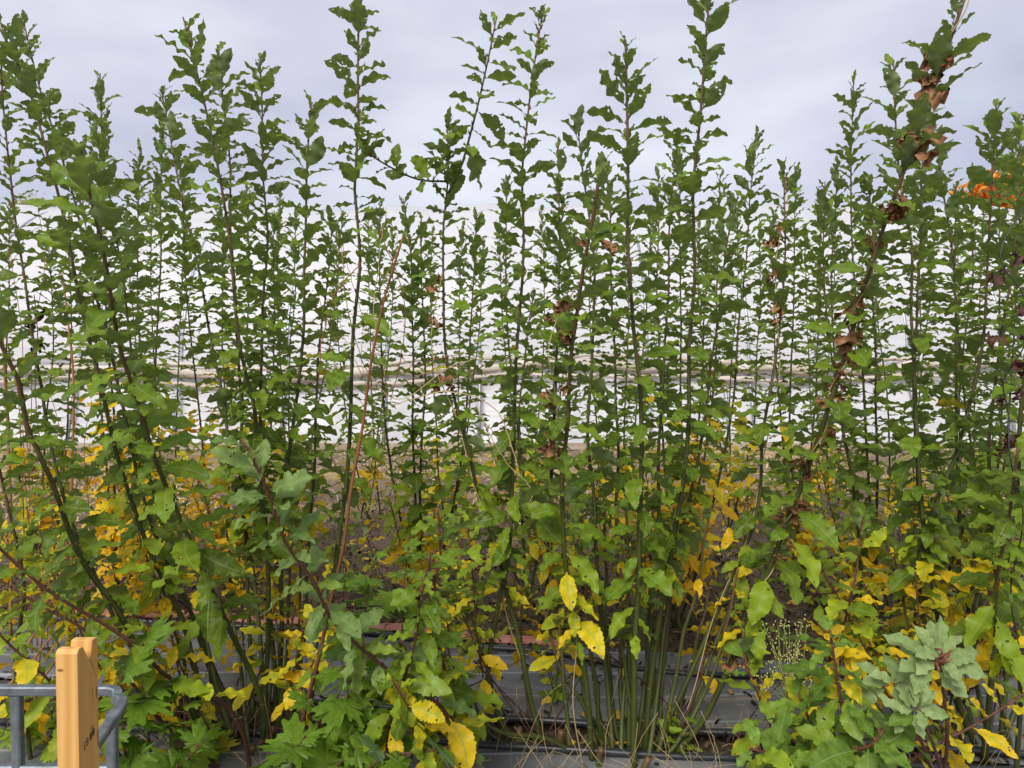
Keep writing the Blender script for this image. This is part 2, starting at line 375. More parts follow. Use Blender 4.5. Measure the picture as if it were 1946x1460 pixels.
def place_leaves(S, pos, d, nrm, L, lc, holes=.012, variant=None):
    """put one leaf of set S at every pos with its midrib along d and upper face towards nrm"""
    n = len(pos); d = d/np.linalg.norm(d, axis=1)[:, None]
    x = np.cross(d, nrm); x /= np.linalg.norm(x, axis=1)[:, None]+1e-9
    z = np.cross(x, d)
    var = rng.integers(0, len(S['V']), n) if variant is None else variant
    T = S['V'][var]*L[:, None, None]
    flip = np.where(rng.random(n) < .5, -1., 1.)
    # mirrored copies keep the face winding by mirroring the index of the width axis only
    V = pos[:, None]+T[:, :, 0:1]*x[:, None]+T[:, :, 1:2]*d[:, None]+T[:, :, 2:3]*z[:, None]
    nv = T.shape[1]; off = (np.arange(n)*nv)[:, None, None]
    F = S['F'][None]+off
    F = F.reshape(-1, F.shape[-1])
    if holes and 'T' not in S:
        # insect holes: drop small inner cells
        keep = rng.random(len(F)) > holes; F = F[keep]
    out = [F]
    if 'T' in S: out.append((S['T'][None]+off).reshape(-1, 3))
    C = np.repeat(lc, nv, axis=0); UV = np.tile(S['UV'], (n, 1))
    return V.reshape(-1, 3), out, C, UV
def foliage(pieces, mat, parent, name='foliage'):
    V, Q, T, C, U, n = [], [], [], [], [], 0
    for v, f, c, u in pieces:
        for a in f: (Q if a.shape[1] == 4 else T).append(a+n)
        V.append(v); C.append(c); U.append(u); n += len(v)
    return link_mesh(name, np.vstack(V), [np.vstack(a) for a in (Q, T) if a], mat, parent, True,
                     {'lc': ('FLOAT_COLOR', np.vstack(C)), 'luv': ('FLOAT_VECTOR', np.vstack(U))})

UP = np.array([0, 0, 1.])
def leaves_on(P, s0, s1, inter, L0, zy, S=HI, ycap=.74, yw=.22, spread=1., low_el=-.45, top_el=.95, ytop=0, brown=0):
    """spiral leaves along polyline P between arc fractions s0..s1"""
    seg = np.linalg.norm(np.diff(P, axis=0), axis=1); cum = np.concatenate([[0], np.cumsum(seg)]); tot = cum[-1]
    ss = []; s = s0*tot
    while s < s1*tot:
        ss.append(s); f = s/tot
        s += .53*inter*rnd(.65, 1.35)*(1.15-.3*f)
    ss = np.array(ss if ss else [s1*tot*.9]); n = len(ss); f = ss/tot
    pos = np.stack([np.interp(ss, cum, P[:, k]) for k in range(3)], -1)
    tan = np.stack([np.interp(ss, cum, np.gradient(P[:, k], cum)) for k in range(3)], -1); tan /= np.linalg.norm(tan, axis=1)[:, None]
    az = rng.random()*6.28+np.arange(n)*2.399+rng.normal(0, .3, n)
    a = np.cross(tan, np.array([.3, 1, .1])); a /= np.linalg.norm(a, axis=1)[:, None]; b_ = np.cross(tan, a)
    out = np.cos(az)[:, None]*a+np.sin(az)[:, None]*b_
    up = tan*.55+UP*.45
    fl = (f-s0)/max(1e-6, s1-s0)
    el = low_el+(top_el-low_el)*fl**1.15*.98+rng.normal(0, .2, n)
    el = np.where(fl > .93, el+.25, el)
    d = np.cos(el)[:, None]*out+np.sin(el)[:, None]*up
    nr = np.cos(el)[:, None]*up-np.sin(el)[:, None]*out
    nr = nr/np.linalg.norm(nr, axis=1)[:, None]+rng.normal(0, .24, (n, 3))*spread
    L = 1.0*L0*(1.20-.30*fl)*rng.uniform(.60, 1.18, n)*np.clip(.65+fl*6, 0, 1)
    L = np.where(fl > .95, L*.6, L)
    yl = np.clip((zy-pos[:, 2])/(yw*2.2)*.5+.34+rng.normal(0, .22, n), 0, 1)
    yl = np.where(pos[:, 2] > zy+1.0*yw+.25, np.where((rng.random(n) < .01) & (pos[:, 2] < 1.7), .5, np.clip(yl, 0, .15)), yl)
    yl = np.where((yl > ycap) & (rng.random(n) > .22), ycap*rng.uniform(.6, 1, n), yl)
    lc = np.stack([yl, rng.random(n)*.9, (rng.random(n) < brown)*1., np.ones(n)], -1)
    return place_leaves(S, pos+out*.004, d, nr, L, lc), (pos, out, n)

def stem_radius(n, r0, r1, p=.8): r0 = r0*(.86 if r0 > .01 else 1); return r0+(r1-r0)*np.linspace(0, 1, n)**p
def stem_mesh(P, r0, r1, parent, mat='stem', name='stem', ns=8, nodes=None):
    n = len(P); R = stem_radius(n, r0, r1)
    V, F = tube(P, R, ns)
    st = np.concatenate([np.repeat(np.linspace(0, 1, n), ns), [0, 1]])
    V = V-0
    acc = Acc(); acc.add(V, F); sts = [st]
    if nodes is not None:                     # buds and short petiole bases where the leaves join
        pos, out, k = nodes
        for p, o in zip(pos, out):
            z = rnd(.007, .013)
            v, f = tube(np.array([p, p+o*.006+UP*z*.5, p+o*.009+UP*z*1.5]), np.array([.0042, .0038, .0008]), 4); acc.add(v, f)
            sts.append(np.full(len(v), 1.0))
    return link_mesh(name, np.vstack(acc.V), [np.vstack(a) for a in (acc.Q, acc.T) if a], M[mat] if isinstance(mat, str) else mat, parent, True,
                     {'st': ('FLOAT', np.concatenate(sts))})

def wiggle(P, a=.006, step=5):
    n = len(P); k = max(3, n//step); w = rng.normal(0, a, (k, 3)); w[0] = 0; w[:, 2] = 0
    return P+np.stack([np.interp(np.linspace(0, 1, n), np.linspace(0, 1, k), w[:, i]) for i in range(3)], -1)

def shoot(root, px, d0, d1, leaf_y=None, r0=.014, r1=.0028, inter=.045, L0=.15, zy=.55, S=HI, n=60, mat='stem', leafmat='leaf', side=0, **kw):
    """one shoot given by its picture points from base to tip and its depth at both ends"""
    m = len(px); ys = np.array([p[1] for p in px], float)
    fr = np.concatenate([[0], np.cumsum(np.hypot(np.diff([p[0] for p in px]), np.diff(ys)))]); fr /= fr[-1]
    P = np.array([at(x, y, d0+(d1-d0)*f) for (x, y), f in zip(px, fr)])
    return shoot3(root, P, leaf_y, r0, r1, inter, L0, zy, S, n, mat, leafmat, side, **kw)
def shoot3(root, P, leaf_y=None, r0=.014, r1=.0028, inter=.045, L0=.15, zy=.55, S=HI, n=60, mat='stem', leafmat='leaf', side=0, name='stem', start=None, **kw):
    P[:, 2] = np.maximum(P[:, 2], .01)
    C = wiggle(catmull(P, n))
    s0 = start if start is not None else float(np.interp(leaf_y*.86, C[:, 2], np.linspace(0, 1, n))) if leaf_y is not None else .3
    s0 = min(s0, .80 if n == 36 and leaf_y else .62)
    pc, nodes = leaves_on(C, s0, .995, inter, L0, zy, S, **kw)
    # two small leaves close the tip
    st = stem_mesh(C, r0, r1, root, mat, name, nodes=nodes)
    parts = [pc]
    for _ in range(side):                      # short side twigs with a few leaves
        i = int(rnd(.25, .75)*n); a = rnd(0, 6.28); l = rnd(.12, .3)
        q = C[i]+np.array([math.cos(a)*l*.7, math.sin(a)*l*.7, l*.7]); K = catmull([C[i], (C[i]+q)/2+UP*.02, q], 10)
        p2, nd = leaves_on(K, .3, .99, .03, L0*.6, zy, MID); parts.append(p2)
        stem_mesh(K, .003, .0015, st, mat, 'twig', 5)
    foliage(parts, M[leafmat], st)
    return st, C

# ------------------------------------------------------------------ the ground
def height(x, y):
    return .012*np.sin(x*3.1+y*1.7)+.010*np.sin(x*7.3-y*5.1)
xs = np.concatenate([np.linspace(-300, -14, 14), np.linspace(-13, 13, 260), np.linspace(14, 300, 14)])
ys = np.concatenate([np.linspace(-60, .5, 6), np.linspace(.8, 12, 200), np.linspace(12.5, 400, 24)])
X, Y = np.meshgrid(xs, ys); Z = height(X, Y)+rng.normal(0, .010, X.shape)*(np.abs(X) < 13)*(Y < 12)
Z = np.where((Y > 3.2-.17*X) & (Y < 4.2-.17*X), -.02, Z); Z = np.where(Y < 3.08-.09*X, -.02, Z)
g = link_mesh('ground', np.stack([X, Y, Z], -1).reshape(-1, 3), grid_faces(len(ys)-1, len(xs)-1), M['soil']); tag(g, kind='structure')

# weed fabric: two strips laid along the rows
def sheet(x0, x1, y0, y1, nx, ny, z0, amp, name, mat, label, cat, group=None, slope=0):
    X, Y = np.meshgrid(np.linspace(x0, x1, nx), np.linspace(y0, y1, ny))
    e = np.minimum((Y-y0), (y1-Y))/(y1-y0)*2
    Z = z0+amp*(np.sin(Y*17+np.sin(X*1.3)*2)*.5+np.sin(X*4.1+Y*6)*.3+np.sin(Y*41+X*2.2)*.25)+rng.normal(0, amp*.12, X.shape)
    Y = Y+slope*X+.02*np.sin(X*2.3)
    Z = np.where(e < .02, z0-.02, Z)
    o = link_mesh(name, np.stack([X, Y, Z], -1).reshape(-1, 3), grid_faces(ny-1, nx-1), mat); return tag(o, label, cat, group)
sheet(-6, 6, 3.26, 4.12, 300, 50, .022, .012, 'weed_fabric', M['fabric'], 'grey black woven weed fabric strip lying between the red hose and the front shrubs', 'fabric', 'woven weed fabric strips', slope=-.17)
sheet(-6, 6, 1.0, 3.02, 300, 70, .022, .012, 'weed_fabric', M['fabric'], 'grey black woven weed fabric strip under the front shrubs and the timber post', 'fabric', 'woven weed fabric strips', slope=-.09)
def hose(name, pts, r, mat, label, cat, group=None):
    C = catmull(pts, 90); C[:, 1] += .012*np.sin(C[:, 0]*3+pts[0][1]); C[:, 2] += .004*np.sin(C[:, 0]*7)
    V, F = tube(C, r, 10); o = link_mesh(name, V, F, mat); return tag(o, label, cat, group)
def gp(px, py, z=.02):
    p = ground_at(px, py); return [p[0]*(1-z/CAM_H), p[1]*(1-z/CAM_H), z]
hose('irrigation_pipe', [(-6, 4.62, .03), gp(430, 1190, .03), gp(850, 1222, .03), gp(1050, 1240, .03), gp(1390, 1287, .03), (3.0, 3.78, .03), (6, 3.6, .03)], .017, M['pipe'], 'black plastic irrigation pipe lying beside the red flat hose', 'pipe', 'black irrigation pipes')
hose('irrigation_pipe', [(-6, 3.95, .045), (-1.5, 3.41, .045), (0, 3.20, .045), (1.2, 3.02, .045), (6, 2.3, .045)], .016, M['pipe'], 'black plastic irrigation pipe in the soil gap at the foot of the shrubs', 'pipe', 'black irrigation pipes')
hose('irrigation_pipe', [(-6, 3.5, .045), (-.7, 3.03, .045), (.6, 2.90, .045), (6, 2.38, .045)], .015, M['pipe'], 'black plastic irrigation pipe nearest to the camera', 'pipe', 'black irrigation pipes')
# red lay-flat hose
Cn = catmull([gp(60, 1168), gp(330, 1168), gp(520, 1180), gp(780, 1196), gp(960, 1216), gp(1030, 1223), gp(1065, 1227)], 120)
prof = np.array([[-.085, .0], [-.07, .012], [-.02, .020], [.0, .012], [.03, .022], [.07, .014], [.085, .0], [0, -.004]])*[.62, 1]
Vr = (Cn[:, None]+np.stack([np.zeros(8), prof[:, 0], prof[:, 1]], -1)[None]*np.array([1, 1, 1])).reshape(-1, 3); Vr[:, 2] += .008*np.sin(Vr[:, 0]*9)
i = np.arange(119)[:, None]*8; j = np.arange(8)[None]; Fr = np.stack([i+j, i+(j+1) % 8, i+8+(j+1) % 8, i+8+j], -1).reshape(-1, 4)
tag(link_mesh('lay_flat_hose', Vr, Fr, M['red']), 'faded red lay flat hose lying along the soil edge behind the weed fabric', 'hose')

# litter
def scatter(name, mat, n, xr, yr, lr, wr, z=.02, dens=None, curl=.3, kind='stuff', label=None):
    x = rng.uniform(*xr, n); y = rng.uniform(*yr, n)**1.0
    if dens is not None:
        k = dens(x, y) > rng.random(n); x, y = x[k], y[k]; n = len(x)
    L = rng.uniform(*lr, n); W = rng.uniform(*wr, n); a = rng.uniform(0, 6.28, n); tilt = rng.normal(0, curl, n)
    d = np.stack([np.cos(a)*np.cos(tilt), np.sin(a)*np.cos(tilt), np.sin(tilt)], -1); s = np.stack([-np.sin(a), np.cos(a), rng.normal(0, .4, n)], -1)
    c = np.stack([x, y, height(x, y)+z+np.abs(rng.normal(0, .012, n))], -1)
    mid = c+UP*(L*.12)[:, None]
    V = np.stack([c-d*L[:, None]/2-s*W[:, None]/2, c-d*L[:, None]/2+s*W[:, None]/2, mid-s*W[:, None]/2, mid+s*W[:, None]/2, c+d*L[:, None]/2-s*W[:, None]/2, c+d*L[:, None]/2+s*W[:, None]/2], 1).reshape(-1, 3)
    o_ = (np.arange(n)*6)[:, None, None]; F = (np.array([[0, 1, 3, 2], [2, 3, 5, 4]])[None]+o_).reshape(-1, 4)
    o = link_mesh(name, V, F, mat); tag(o, label, name.replace('_', ' '), kind=kind); return o
bare = lambda x, y: np.where((y > 3.30-.17*x) & (y < 4.08-.17*x), .09, 1.)*np.where(y < 3.0-.09*x, .06, 1.)
scatter('bark_mulch', M['chip1'], 26000, (-6.5, 6.5), (2.4, 9), (.01, .05), (.005, .018), dens=bare, curl=.5, label='brown shredded mulch and twigs covering the soil between the rows')
scatter('dark_mulch', M['dark'], 16000, (-6, 6), (2.4, 6.2), (.01, .05), (.006, .022), dens=bare, curl=.5, label='dark damp mulch crumbs on the soil near the front rows')
scatter('dry_stalks', M['chip2'], 11000, (-7, 7), (2.6, 11), (.02, .09), (.002, .007), dens=bare, curl=.35, label='pale dry stalks and chips lying on the soil')
scatter('straw', M['straw'], 20000, (-11, 11), (7, 13.9), (.05, .2), (.004, .012), z=.03, dens=lambda x, y: np.clip(.45+.6*np.sin(x*1.1+y*.8)+.4*np.sin(y*3.1), .05, 1), label='light yellow straw strewn in front of the white tunnel')
scatter('fallen_leaves', M['dleaf'], 900, (-5, 5), (2.5, 8), (.03, .08), (.02, .04), dens=lambda x, y: np.where((y > 3.3) & (y < 4.4), .6, 1.), label='yellow and brown fallen leaves on the soil')

# ------------------------------------------------------------------ the polytunnel
TY, TX0, TX1 = 14.0, -16.0, 17.0
tn = empty('polytunnel', (0, TY, 0), 'long white film polytunnel standing behind all the shrubs', 'polytunnel')
def arch(th): return TY+4-4*np.cos(th), 1.5+3.78*np.sin(th)
nx, nt = 330, 40
X, T_ = np.meshgrid(np.linspace(TX0, TX1, nx), np.linspace(0, math.pi, nt))
Ya, Za = arch(T_)
sag = .055*np.cos((X-TX0)*2*math.pi/2.2)*np.sin(T_)+.03*np.sin(X*.7+T_*6)*np.sin(T_)+.004*np.sin(T_*46+X*.9)*np.sin(T_)
Ya -= np.cos(T_)*-sag*0; Za = Za+sag*np.sin(T_); Ya = Ya-np.cos(T_)*sag
link_mesh('roof_film', np.stack([X, Ya, Za], -1).reshape(-1, 3), grid_faces(nt-1, nx-1), M['film'], tn)
# lower film under the roll, its foot flared outward to catch more skylight
X, S_ = np.meshgrid(np.linspace(TX0, TX1, 300), np.linspace(0, 1, 12))
Yl = TY-.36+.42*S_+.03*np.sin(X*2.2+S_*5)+.03*np.sin(X*5.7-S_*3); Zl = .02+S_*1.56
link_mesh('side_curtain', np.stack([X, Yl, Zl], -1).reshape(-1, 3), grid_faces(11, 299), M['film'], tn)
X, S_ = np.meshgrid(np.linspace(TX0, TX1, 200), np.linspace(0, 1, 8))
link_mesh('rear_wall_film', np.stack([X, TY+8+.04*np.sin(X*2), .02+S_*1.5], -1).reshape(-1, 3), grid_faces(7, 199), M['film'], tn)
# rolled up curtain with its sags and folds
xr = np.linspace(TX0, TX1, 220); zc = 1.52+.05*np.sin(xr*.8+.6)-.0*xr-.22*np.exp(-((xr+5.0)/2.0)**2)
for k, (dz, r_) in enumerate(((0, .085), (-.19, .045), (.16, .04))):
    V, F = tube(np.stack([xr, TY-.14+.02*np.sin(xr*5+k), zc+dz+.03*np.sin(xr*1.7+k*2)+.015*np.sin(xr*4.3+k)], -1), r_*(1+.25*np.sin(xr*6+k)+.15*np.sin(xr*13)), 12)
    link_mesh('curtain_roll' if k == 0 else 'curtain_fold', V, F, M['roll'], tn)
for k, px in enumerate((-420, -60, 150, 345, 545, 735, 912, 1060, 1230, 1375, 1423, 1550, 1725, 1905, 2080, 2260)):
    x = at(px, 700, TY)[0]
    acc = Acc(); th = np.linspace(0, math.pi, 26); y_, z_ = arch(th)
    P = np.concatenate([[[x, TY-.46, -.05], [x, TY-.25, .8]], np.stack([x+0*y_, np.clip(y_, TY-.02, TY+7.94), z_-.075], -1), [[x, TY+7.94, .8], [x, TY+7.94, -.1]]])
    V, F = tube(P, .035, 8); link_mesh('hoop', V, F, M['hoop'], tn)
acc = Acc(); acc.box((TX0, TY-.56, .02), (TX1, TY-.50, .14)); acc.build('base_board', plain('board', (.30, .24, .17), (.48, .40, .3), 3, stretch=(.3, 1, 5)), tn)

# trees beyond it
def far_tree(cx, cy, d, w_px, h_px, mat, label, n=2600, ls=.16):
    c = at(cx, cy, d); W = w_px/F_PX*d/2; H = h_px/F_PX*d/2
    r = empty('deciduous_tree', (c[0], d, 0), label, 'tree')
    cc = rng.normal(0, 1, (26, 3)); cc /= np.linalg.norm(cc, axis=1)[:, None]; cc *= rng.random((26, 1))**.4
    base = c+cc*np.array([W*.85, W*.8, H*.75])
    V, F = tube(np.array([[c[0], d, 0], [c[0]+.2, d, c[2]*.5], c+[0, 0, -H*.3]]), np.array([.28, .2, .1]), 8); tk = link_mesh('trunk', V, F, M['stem'], r, attrs={'st': ('FLOAT', np.zeros(len(V)))})
    acc = Acc()
    for bp in base[:14]:
        s = np.array([c[0], d, c[2]-H*.9]); v, f = tube(catmull([s, (s+bp)/2+[0, 0, -.1], bp], 8), np.linspace(.08, .012, 8), 5); acc.add(v, f)
    acc.build('limbs', M['reddish'], r, True, {'st': ('FLOAT', np.zeros(acc.n))})
    k = rng.integers(0, 26, n); pos = base[k]+rng.normal(0, 1, (n, 3))*np.array([W*.22, W*.25, H*.2])
    d_ = rng.normal(0, 1, (n, 3)); d_[:, 2] -= .5; nr = rng.normal(0, .6, (n, 3)); nr[:, 2] += 1
    lc = np.stack([np.zeros(n), rng.random(n), np.zeros(n), np.ones(n)], -1)
    foliage([place_leaves(MINI, pos, d_, nr, rng.uniform(.6, 1.2, n)*ls, lc, 0)], M[mat], r, 'crown')
MINI = leaf_set(4, 2, 6, wratio=.6)
far_tree(58, 415, 30, 90, 90, 'tree_leaf', 'pale yellow green tree crown rising above the tunnel roof at far left')
far_tree(1925, 372, 26, 150, 110, 'orange_leaf', 'bright orange autumn tree crown above the tunnel roof at far right', 5200, .26)

# ------------------------------------------------------------------ front row of willow stools
GW = 'tall leafy willow shrubs planted in rows'
def stool(px, d, label): 
    p = at(px, 1460, d); return empty('willow_shrub', (p[0], d, 0), label, 'shrub', GW)
A = stool(455, 2.95, 'large front row willow shrub with olive stems fanning out behind the timber post')
shoot(A, [(395, 1500), (330, 1400), (235, 1180), (160, 1080), (113, 960), (70, 850), (30, 740), (0, 650), (-35, 520)], 2.95, 2.45, .72, .0165, .006, L0=.16, zy=.45)
shoot(A, [(520, 1480), (490, 1300), (445, 1207), (394, 1107), (332, 970), (285, 850), (255, 720), (222, 600), (205, 500), (175, 370), (155, 285)], 3.0, 2.0, .72, .0155, .004, L0=.175, zy=.42, inter=.05)
shoot(A, [(470, 1490), (400, 1350), (330, 1150), (265, 1000), (225, 880), (190, 720), (160, 600), (130, 470), (100, 330), (60, 200), (20, 95), (-5, 40)], 3.1, 3.0, .8, .0155, .004, zy=.62)
shoot(A, [(485, 1490), (450, 1360), (370, 1180), (300, 1030), (250, 860), (225, 760), (205, 640), (170, 520), (140, 380), (105, 260), (75, 170), (45, 40)], 3.2, 3.35, .8, .014, .003, zy=.62)
shoot(A, [(500, 1480), (505, 1350), (510, 1200), (500, 1000), (487, 802), (464, 679), (450, 597), (435, 470), (410, 310), (385, 180), (350, 30)], 3.05, 3.0, .85, .0155, .003, inter=.040)
shoot(A, [(510, 1490), (500, 1300), (494, 1200), (475, 1045), (440, 900), (425, 760), (395, 620), (372, 480), (350, 400), (330, 300), (308, 165)], 3.1, 3.75, .9, .014, .0028, zy=.95)
shoot(A, [(520, 1490), (525, 1300), (515, 1150), (505, 980), (498, 800), (497, 650), (505, 500), (500, 330), (498, 200), (495, 110)], 3.1, 3.45, .9, .014, .0028)
shoot(A, [(540, 1490), (535, 1350), (532, 1180), (540, 960), (556, 802), (570, 690), (580, 590), (583, 500), (585, 350), (588, 260), (592, 195)], 3.1, 3.15, .85, .0145, .0035)
shoot(A, [(560, 1480), (590, 1330), (620, 1180), (645, 1000), (657, 880), (664, 750), (676, 600), (685, 480), (682, 330), (680, 180), (684, 20), (686, -60)], 3.05, 2.95, .9, .0145, .0035, inter=.043)
shoot(A, [(548, 1480), (560, 1330), (580, 1180), (590, 1000), (600, 850), (605, 700), (620, 560), (628, 450), (625, 400)], 3.2, 3.9, .95, .0125, .003, zy=.95)
shoot(A, [(440, 1500), (400, 1380), (350, 1240), (300, 1110), (262, 1010), (225, 930), (215, 880)], 3.1, 3.7, .75, .011, .003, zy=.9, L0=.13)
shoot(A, [(480, 1490), (480, 1300), (470, 1100), (462, 940), (455, 780), (448, 600), (442, 450), (436, 300), (424, 180), (415, 95)], 3.2, 3.5, .9, .013, .003)
shoot(A, [(460, 1490), (420, 1330), (350, 1130), (290, 940), (262, 780), (240, 620), (225, 480), (205, 350), (180, 240)], 3.3, 3.7, .9, .012, .003)
shoot(A, [(400, 1500), (300, 1300), (170, 1080), (110, 900), (75, 720), (50, 540), (22, 380), (5, 200), (2, 90)], 3.2, 3.2, .8, .013, .003)
for q in ([(380, 1500), (345, 1400), (300, 1290), (275, 1200)], [(420, 1500), (375, 1370), (345, 1250), (318, 1150), (300, 1080)], [(450, 1500), (420, 1340), (395, 1190), (375, 1090), (360, 990)],
          [(530, 1500), (545, 1390), (560, 1270), (570, 1130), (575, 1000)], [(475, 1500), (468, 1350), (450, 1230), (425, 1130), (400, 1010), (385, 930)], [(580, 1480), (575, 1380), (545, 1250), (550, 1100), (565, 980)],
          [(545, 1500), (550, 1380), (532, 1250), (526, 1100)], [(560, 1500), (585, 1370), (600, 1250), (608, 1120)], [(500, 1500), (510, 1380), (518, 1260), (508, 1120)], [(430, 1500), (418, 1400), (400, 1290), (380, 1180)], [(400, 1500), (380, 1420), (352, 1330), (330, 1230)], [(520, 1500), (528, 1380), (542, 1270), (560, 1150)]):
    shoot(A, q, 3.0+rnd(-.1, .15), 3.15+rnd(-.1, .3), .7, .0125, .004, zy=.95, L0=.13, inter=.07, n=36)
B = stool(1000, 3.02, 'smaller front row willow shrub with two crossing stems beside the central clump')
shoot(B, [(1030, 1455), (1013, 1347), (992, 1251), (965, 1148), (948, 1060), (915, 967), (893, 870), (870, 780), (852, 690), (843, 560), (846, 430), (852, 330), (852, 225)], 3.05, 3.25, .70, .0145, .003, zy=.78, inter=.041)
shoot(B, [(851, 370), (880, 310), (905, 220), (925, 130), (942, 40)], 3.22, 3.15, None, .006, .003, start=.12, inter=.05, n=24)
shoot(B, [(848, 345), (800, 342), (750, 322), (700, 288)], 3.2, 2.9, None, .005, .003, start=.1, inter=.055, n=20, L0=.11, low_el=.2)
shoot(B, [(1000, 1460), (960, 1385), (930, 1300), (931, 1234), (944, 1148), (962, 1060), (970, 960), (977, 760), (985, 600), (993, 450), (990, 330), (998, 240), (1012, 130), (1030, 25)], 3.02, 3.1, .80, .014, .003, inter=.043)
shoot(B, [(985, 1440), (940, 1400), (900, 1335), (860, 1260), (850, 1120), (860, 1000)], 3.0, 3.0, .55, .007, .003, L0=.12, n=36, zy=.9)
shoot(B, [(1100, 1440), (1040, 1405), (960, 1395), (900, 1365), (850, 1320), (800, 1275), (760, 1215)], 2.95, 2.55, None, .012, .004, L0=.15, n=36, zy=.36, start=.5, top_el=.1, low_el=-.6)
Cc = stool(1190, 2.88, 'front row willow shrub with a dense clump of upright bare stems in the middle')
shoot(Cc, [(1205, 1490), (1208, 1300), (1213, 1100), (1217, 930), (1215, 760), (1206, 640), (1196, 480), (1190, 380), (1191, 230), (1190, 75)], 2.85, 2.62, .62, .0165, .004, L0=.155, zy=.42, inter=.045)
shoot(Cc, [(1125, 1480), (1115, 1330), (1100, 1230), (1087, 1152), (1074, 1040), (1072, 940), (1076, 850), (1083, 740), (1095, 620), (1108, 520), (1125, 430), (1140, 330)], 2.9, 2.35, .62, .0145, .005, L0=.150, zy=.66, mat='stem', inter=.045)
shoot(Cc, [(1225, 1490), (1240, 1280), (1265, 1100), (1290, 950), (1305, 830), (1312, 700), (1318, 560), (1320, 430), (1322, 300), (1333, 170), (1345, 20), (1352, -50)], 2.95, 2.8, .82, .0155, .0035, zy=.55, inter=.043)
shoot(Cc, [(1165, 1490), (1152, 1280), (1140, 1120), (1128, 960), (1122, 800), (1128, 640), (1125, 450), (1108, 320), (1100, 215)], 2.95, 3.5, .9, .013, .003)
shoot(Cc, [(1255, 1490), (1262, 1290), (1285, 1060), (1320, 900), (1340, 800), (1352, 690), (1366, 590), (1380, 480), (1402, 370)], 3.0, 3.6, .85, .0135, .003, zy=1.0)
shoot(Cc, [(1240, 1480), (1290, 1330), (1380, 1130), (1436, 970), (1450, 830), (1470, 690), (1480, 600), (1492, 480), (1492, 315)], 3.0, 3.3, .85, .0145, .003, zy=.75)
big, bigC = shoot(Cc, [(1275, 1480), (1335, 1370), (1400, 1230), (1455, 1100), (1500, 990), (1545, 870), (1580, 760), (1612, 650), (1640, 550), (1680, 430), (1732, 290), (1790, 130), (1832, 0)], 2.95, 2.25, .62, .016, .005, L0=.155, zy=.5, inter=.046)
shoot(Cc, [(1150, 1500), (1120, 1360), (1095, 1240), (1050, 1080), (1000, 930), (985, 800), (1000, 650), (1015, 560)], 3.0, 3.9, 1.0, .011, .003, zy=.8)
shoot(Cc, [(1190, 1500), (1180, 1300), (1175, 1100), (1172, 950), (1170, 760), (1165, 600), (1160, 420), (1150, 300)], 3.0, 3.8, .95, .0125, .003, zy=.8)
shoot(Cc, [(1210, 1490), (1225, 1300), (1240, 1100), (1250, 900), (1262, 700), (1270, 520), (1275, 380), (1285, 270)], 3.0, 3.5, .9, .013, .003)
for q in ([(1135, 1500), (1110, 1350), (1060, 1250), (1040, 1150)], [(1145, 1500), (1135, 1350), (1120, 1200), (1110, 1080)], [(1175, 1500), (1165, 1350), (1150, 1200), (1150, 1060), (1145, 960)],
          [(1215, 1500), (1225, 1350), (1228, 1200), (1235, 1050), (1240, 960)], [(1230, 1500), (1245, 1350), (1262, 1220), (1275, 1080), (1280, 980)], [(1245, 1500), (1265, 1370), (1300, 1210), (1330, 1080), (1345, 960)],
          [(1265, 1500), (1305, 1370), (1355, 1230), (1400, 1110), (1420, 1020)], [(1195, 1500), (1196, 1350), (1195, 1200), (1192, 1050), (1190, 950)], [(1085, 1480), (1080, 1380), (1065, 1280), (1068, 1180)], [(1180, 1500), (1188, 1330), (1206, 1180), (1222, 1060)],
          [(1160, 1500), (1142, 1370), (1125, 1250), (1125, 1120)], [(1222, 1500), (1236, 1350), (1250, 1220), (1256, 1080)], [(1252, 1500), (1282, 1370), (1320, 1230), (1352, 1110)], [(1205, 1500), (1204, 1350), (1182, 1210), (1178, 1080)], [(1262, 1500), (1322, 1350), (1378, 1210), (1402, 1080)]):
    shoot(Cc, q, 2.9+rnd(-.08, .15), 3.0+rnd(-.05, .3), .76, .013, .005, zy=.95, L0=.12, inter=.085, n=36)
D = stool(1850, 2.95, 'front row willow shrub with dark straight stems at the right edge')
shoot(D, [(1855, 1480), (1820, 1330), (1790, 1200), (1768, 1080), (1750, 960), (1742, 850), (1738, 720), (1736, 600), (1732, 470), (1712, 340), (1702, 220), (1700, 115)], 3.0, 3.15, .72, .0155, .003, zy=.6)
shoot(D, [(1870, 1490), (1888, 1250), (1908, 1100), (1925, 960), (1945, 760), (1960, 560), (1965, 400), (1985, 200)], 2.9, 2.7, .75, .016, .004, L0=.165)
shoot(D, [(1850, 1490), (1835, 1300), (1828, 1130), (1822, 900), (1818, 700), (1812, 500), (1795, 380), (1780, 265)], 3.1, 3.7, .85, .014, .003)
shoot(D, [(1830, 1480), (1770, 1250), (1750, 1080), (1775, 960), (1812, 860), (1845, 750), (1865, 640), (1874, 520), (1884, 420), (1890, 300), (1888, 195)], 3.05, 3.1, .75, .0145, .003)
shoot(D, [(1930, 1490), (1935, 1300), (1895, 1180), (1920, 1000), (1940, 850)], 2.7, 2.3, .55, .012, .004, L0=.16, zy=.5, n=36, top_el=.4)
shoot(D, [(1900, 1490), (1930, 1350), (1980, 1150), (1990, 900), (1960, 600), (1935, 400), (1925, 250)], 3.1, 3.5, .8, .014, .003)
shoot(D, [(1840, 1490), (1800, 1280), (1770, 1100), (1745, 900), (1735, 740), (1742, 600), (1750, 460), (1752, 330), (1762, 215)], 3.1, 3.4, .8, .013, .003)
shoot(D, [(1900, 1490), (1912, 1250), (1890, 1050), (1880, 850), (1905, 650), (1925, 480), (1935, 340), (1940, 215)], 3.1, 3.3, .8, .013, .003)
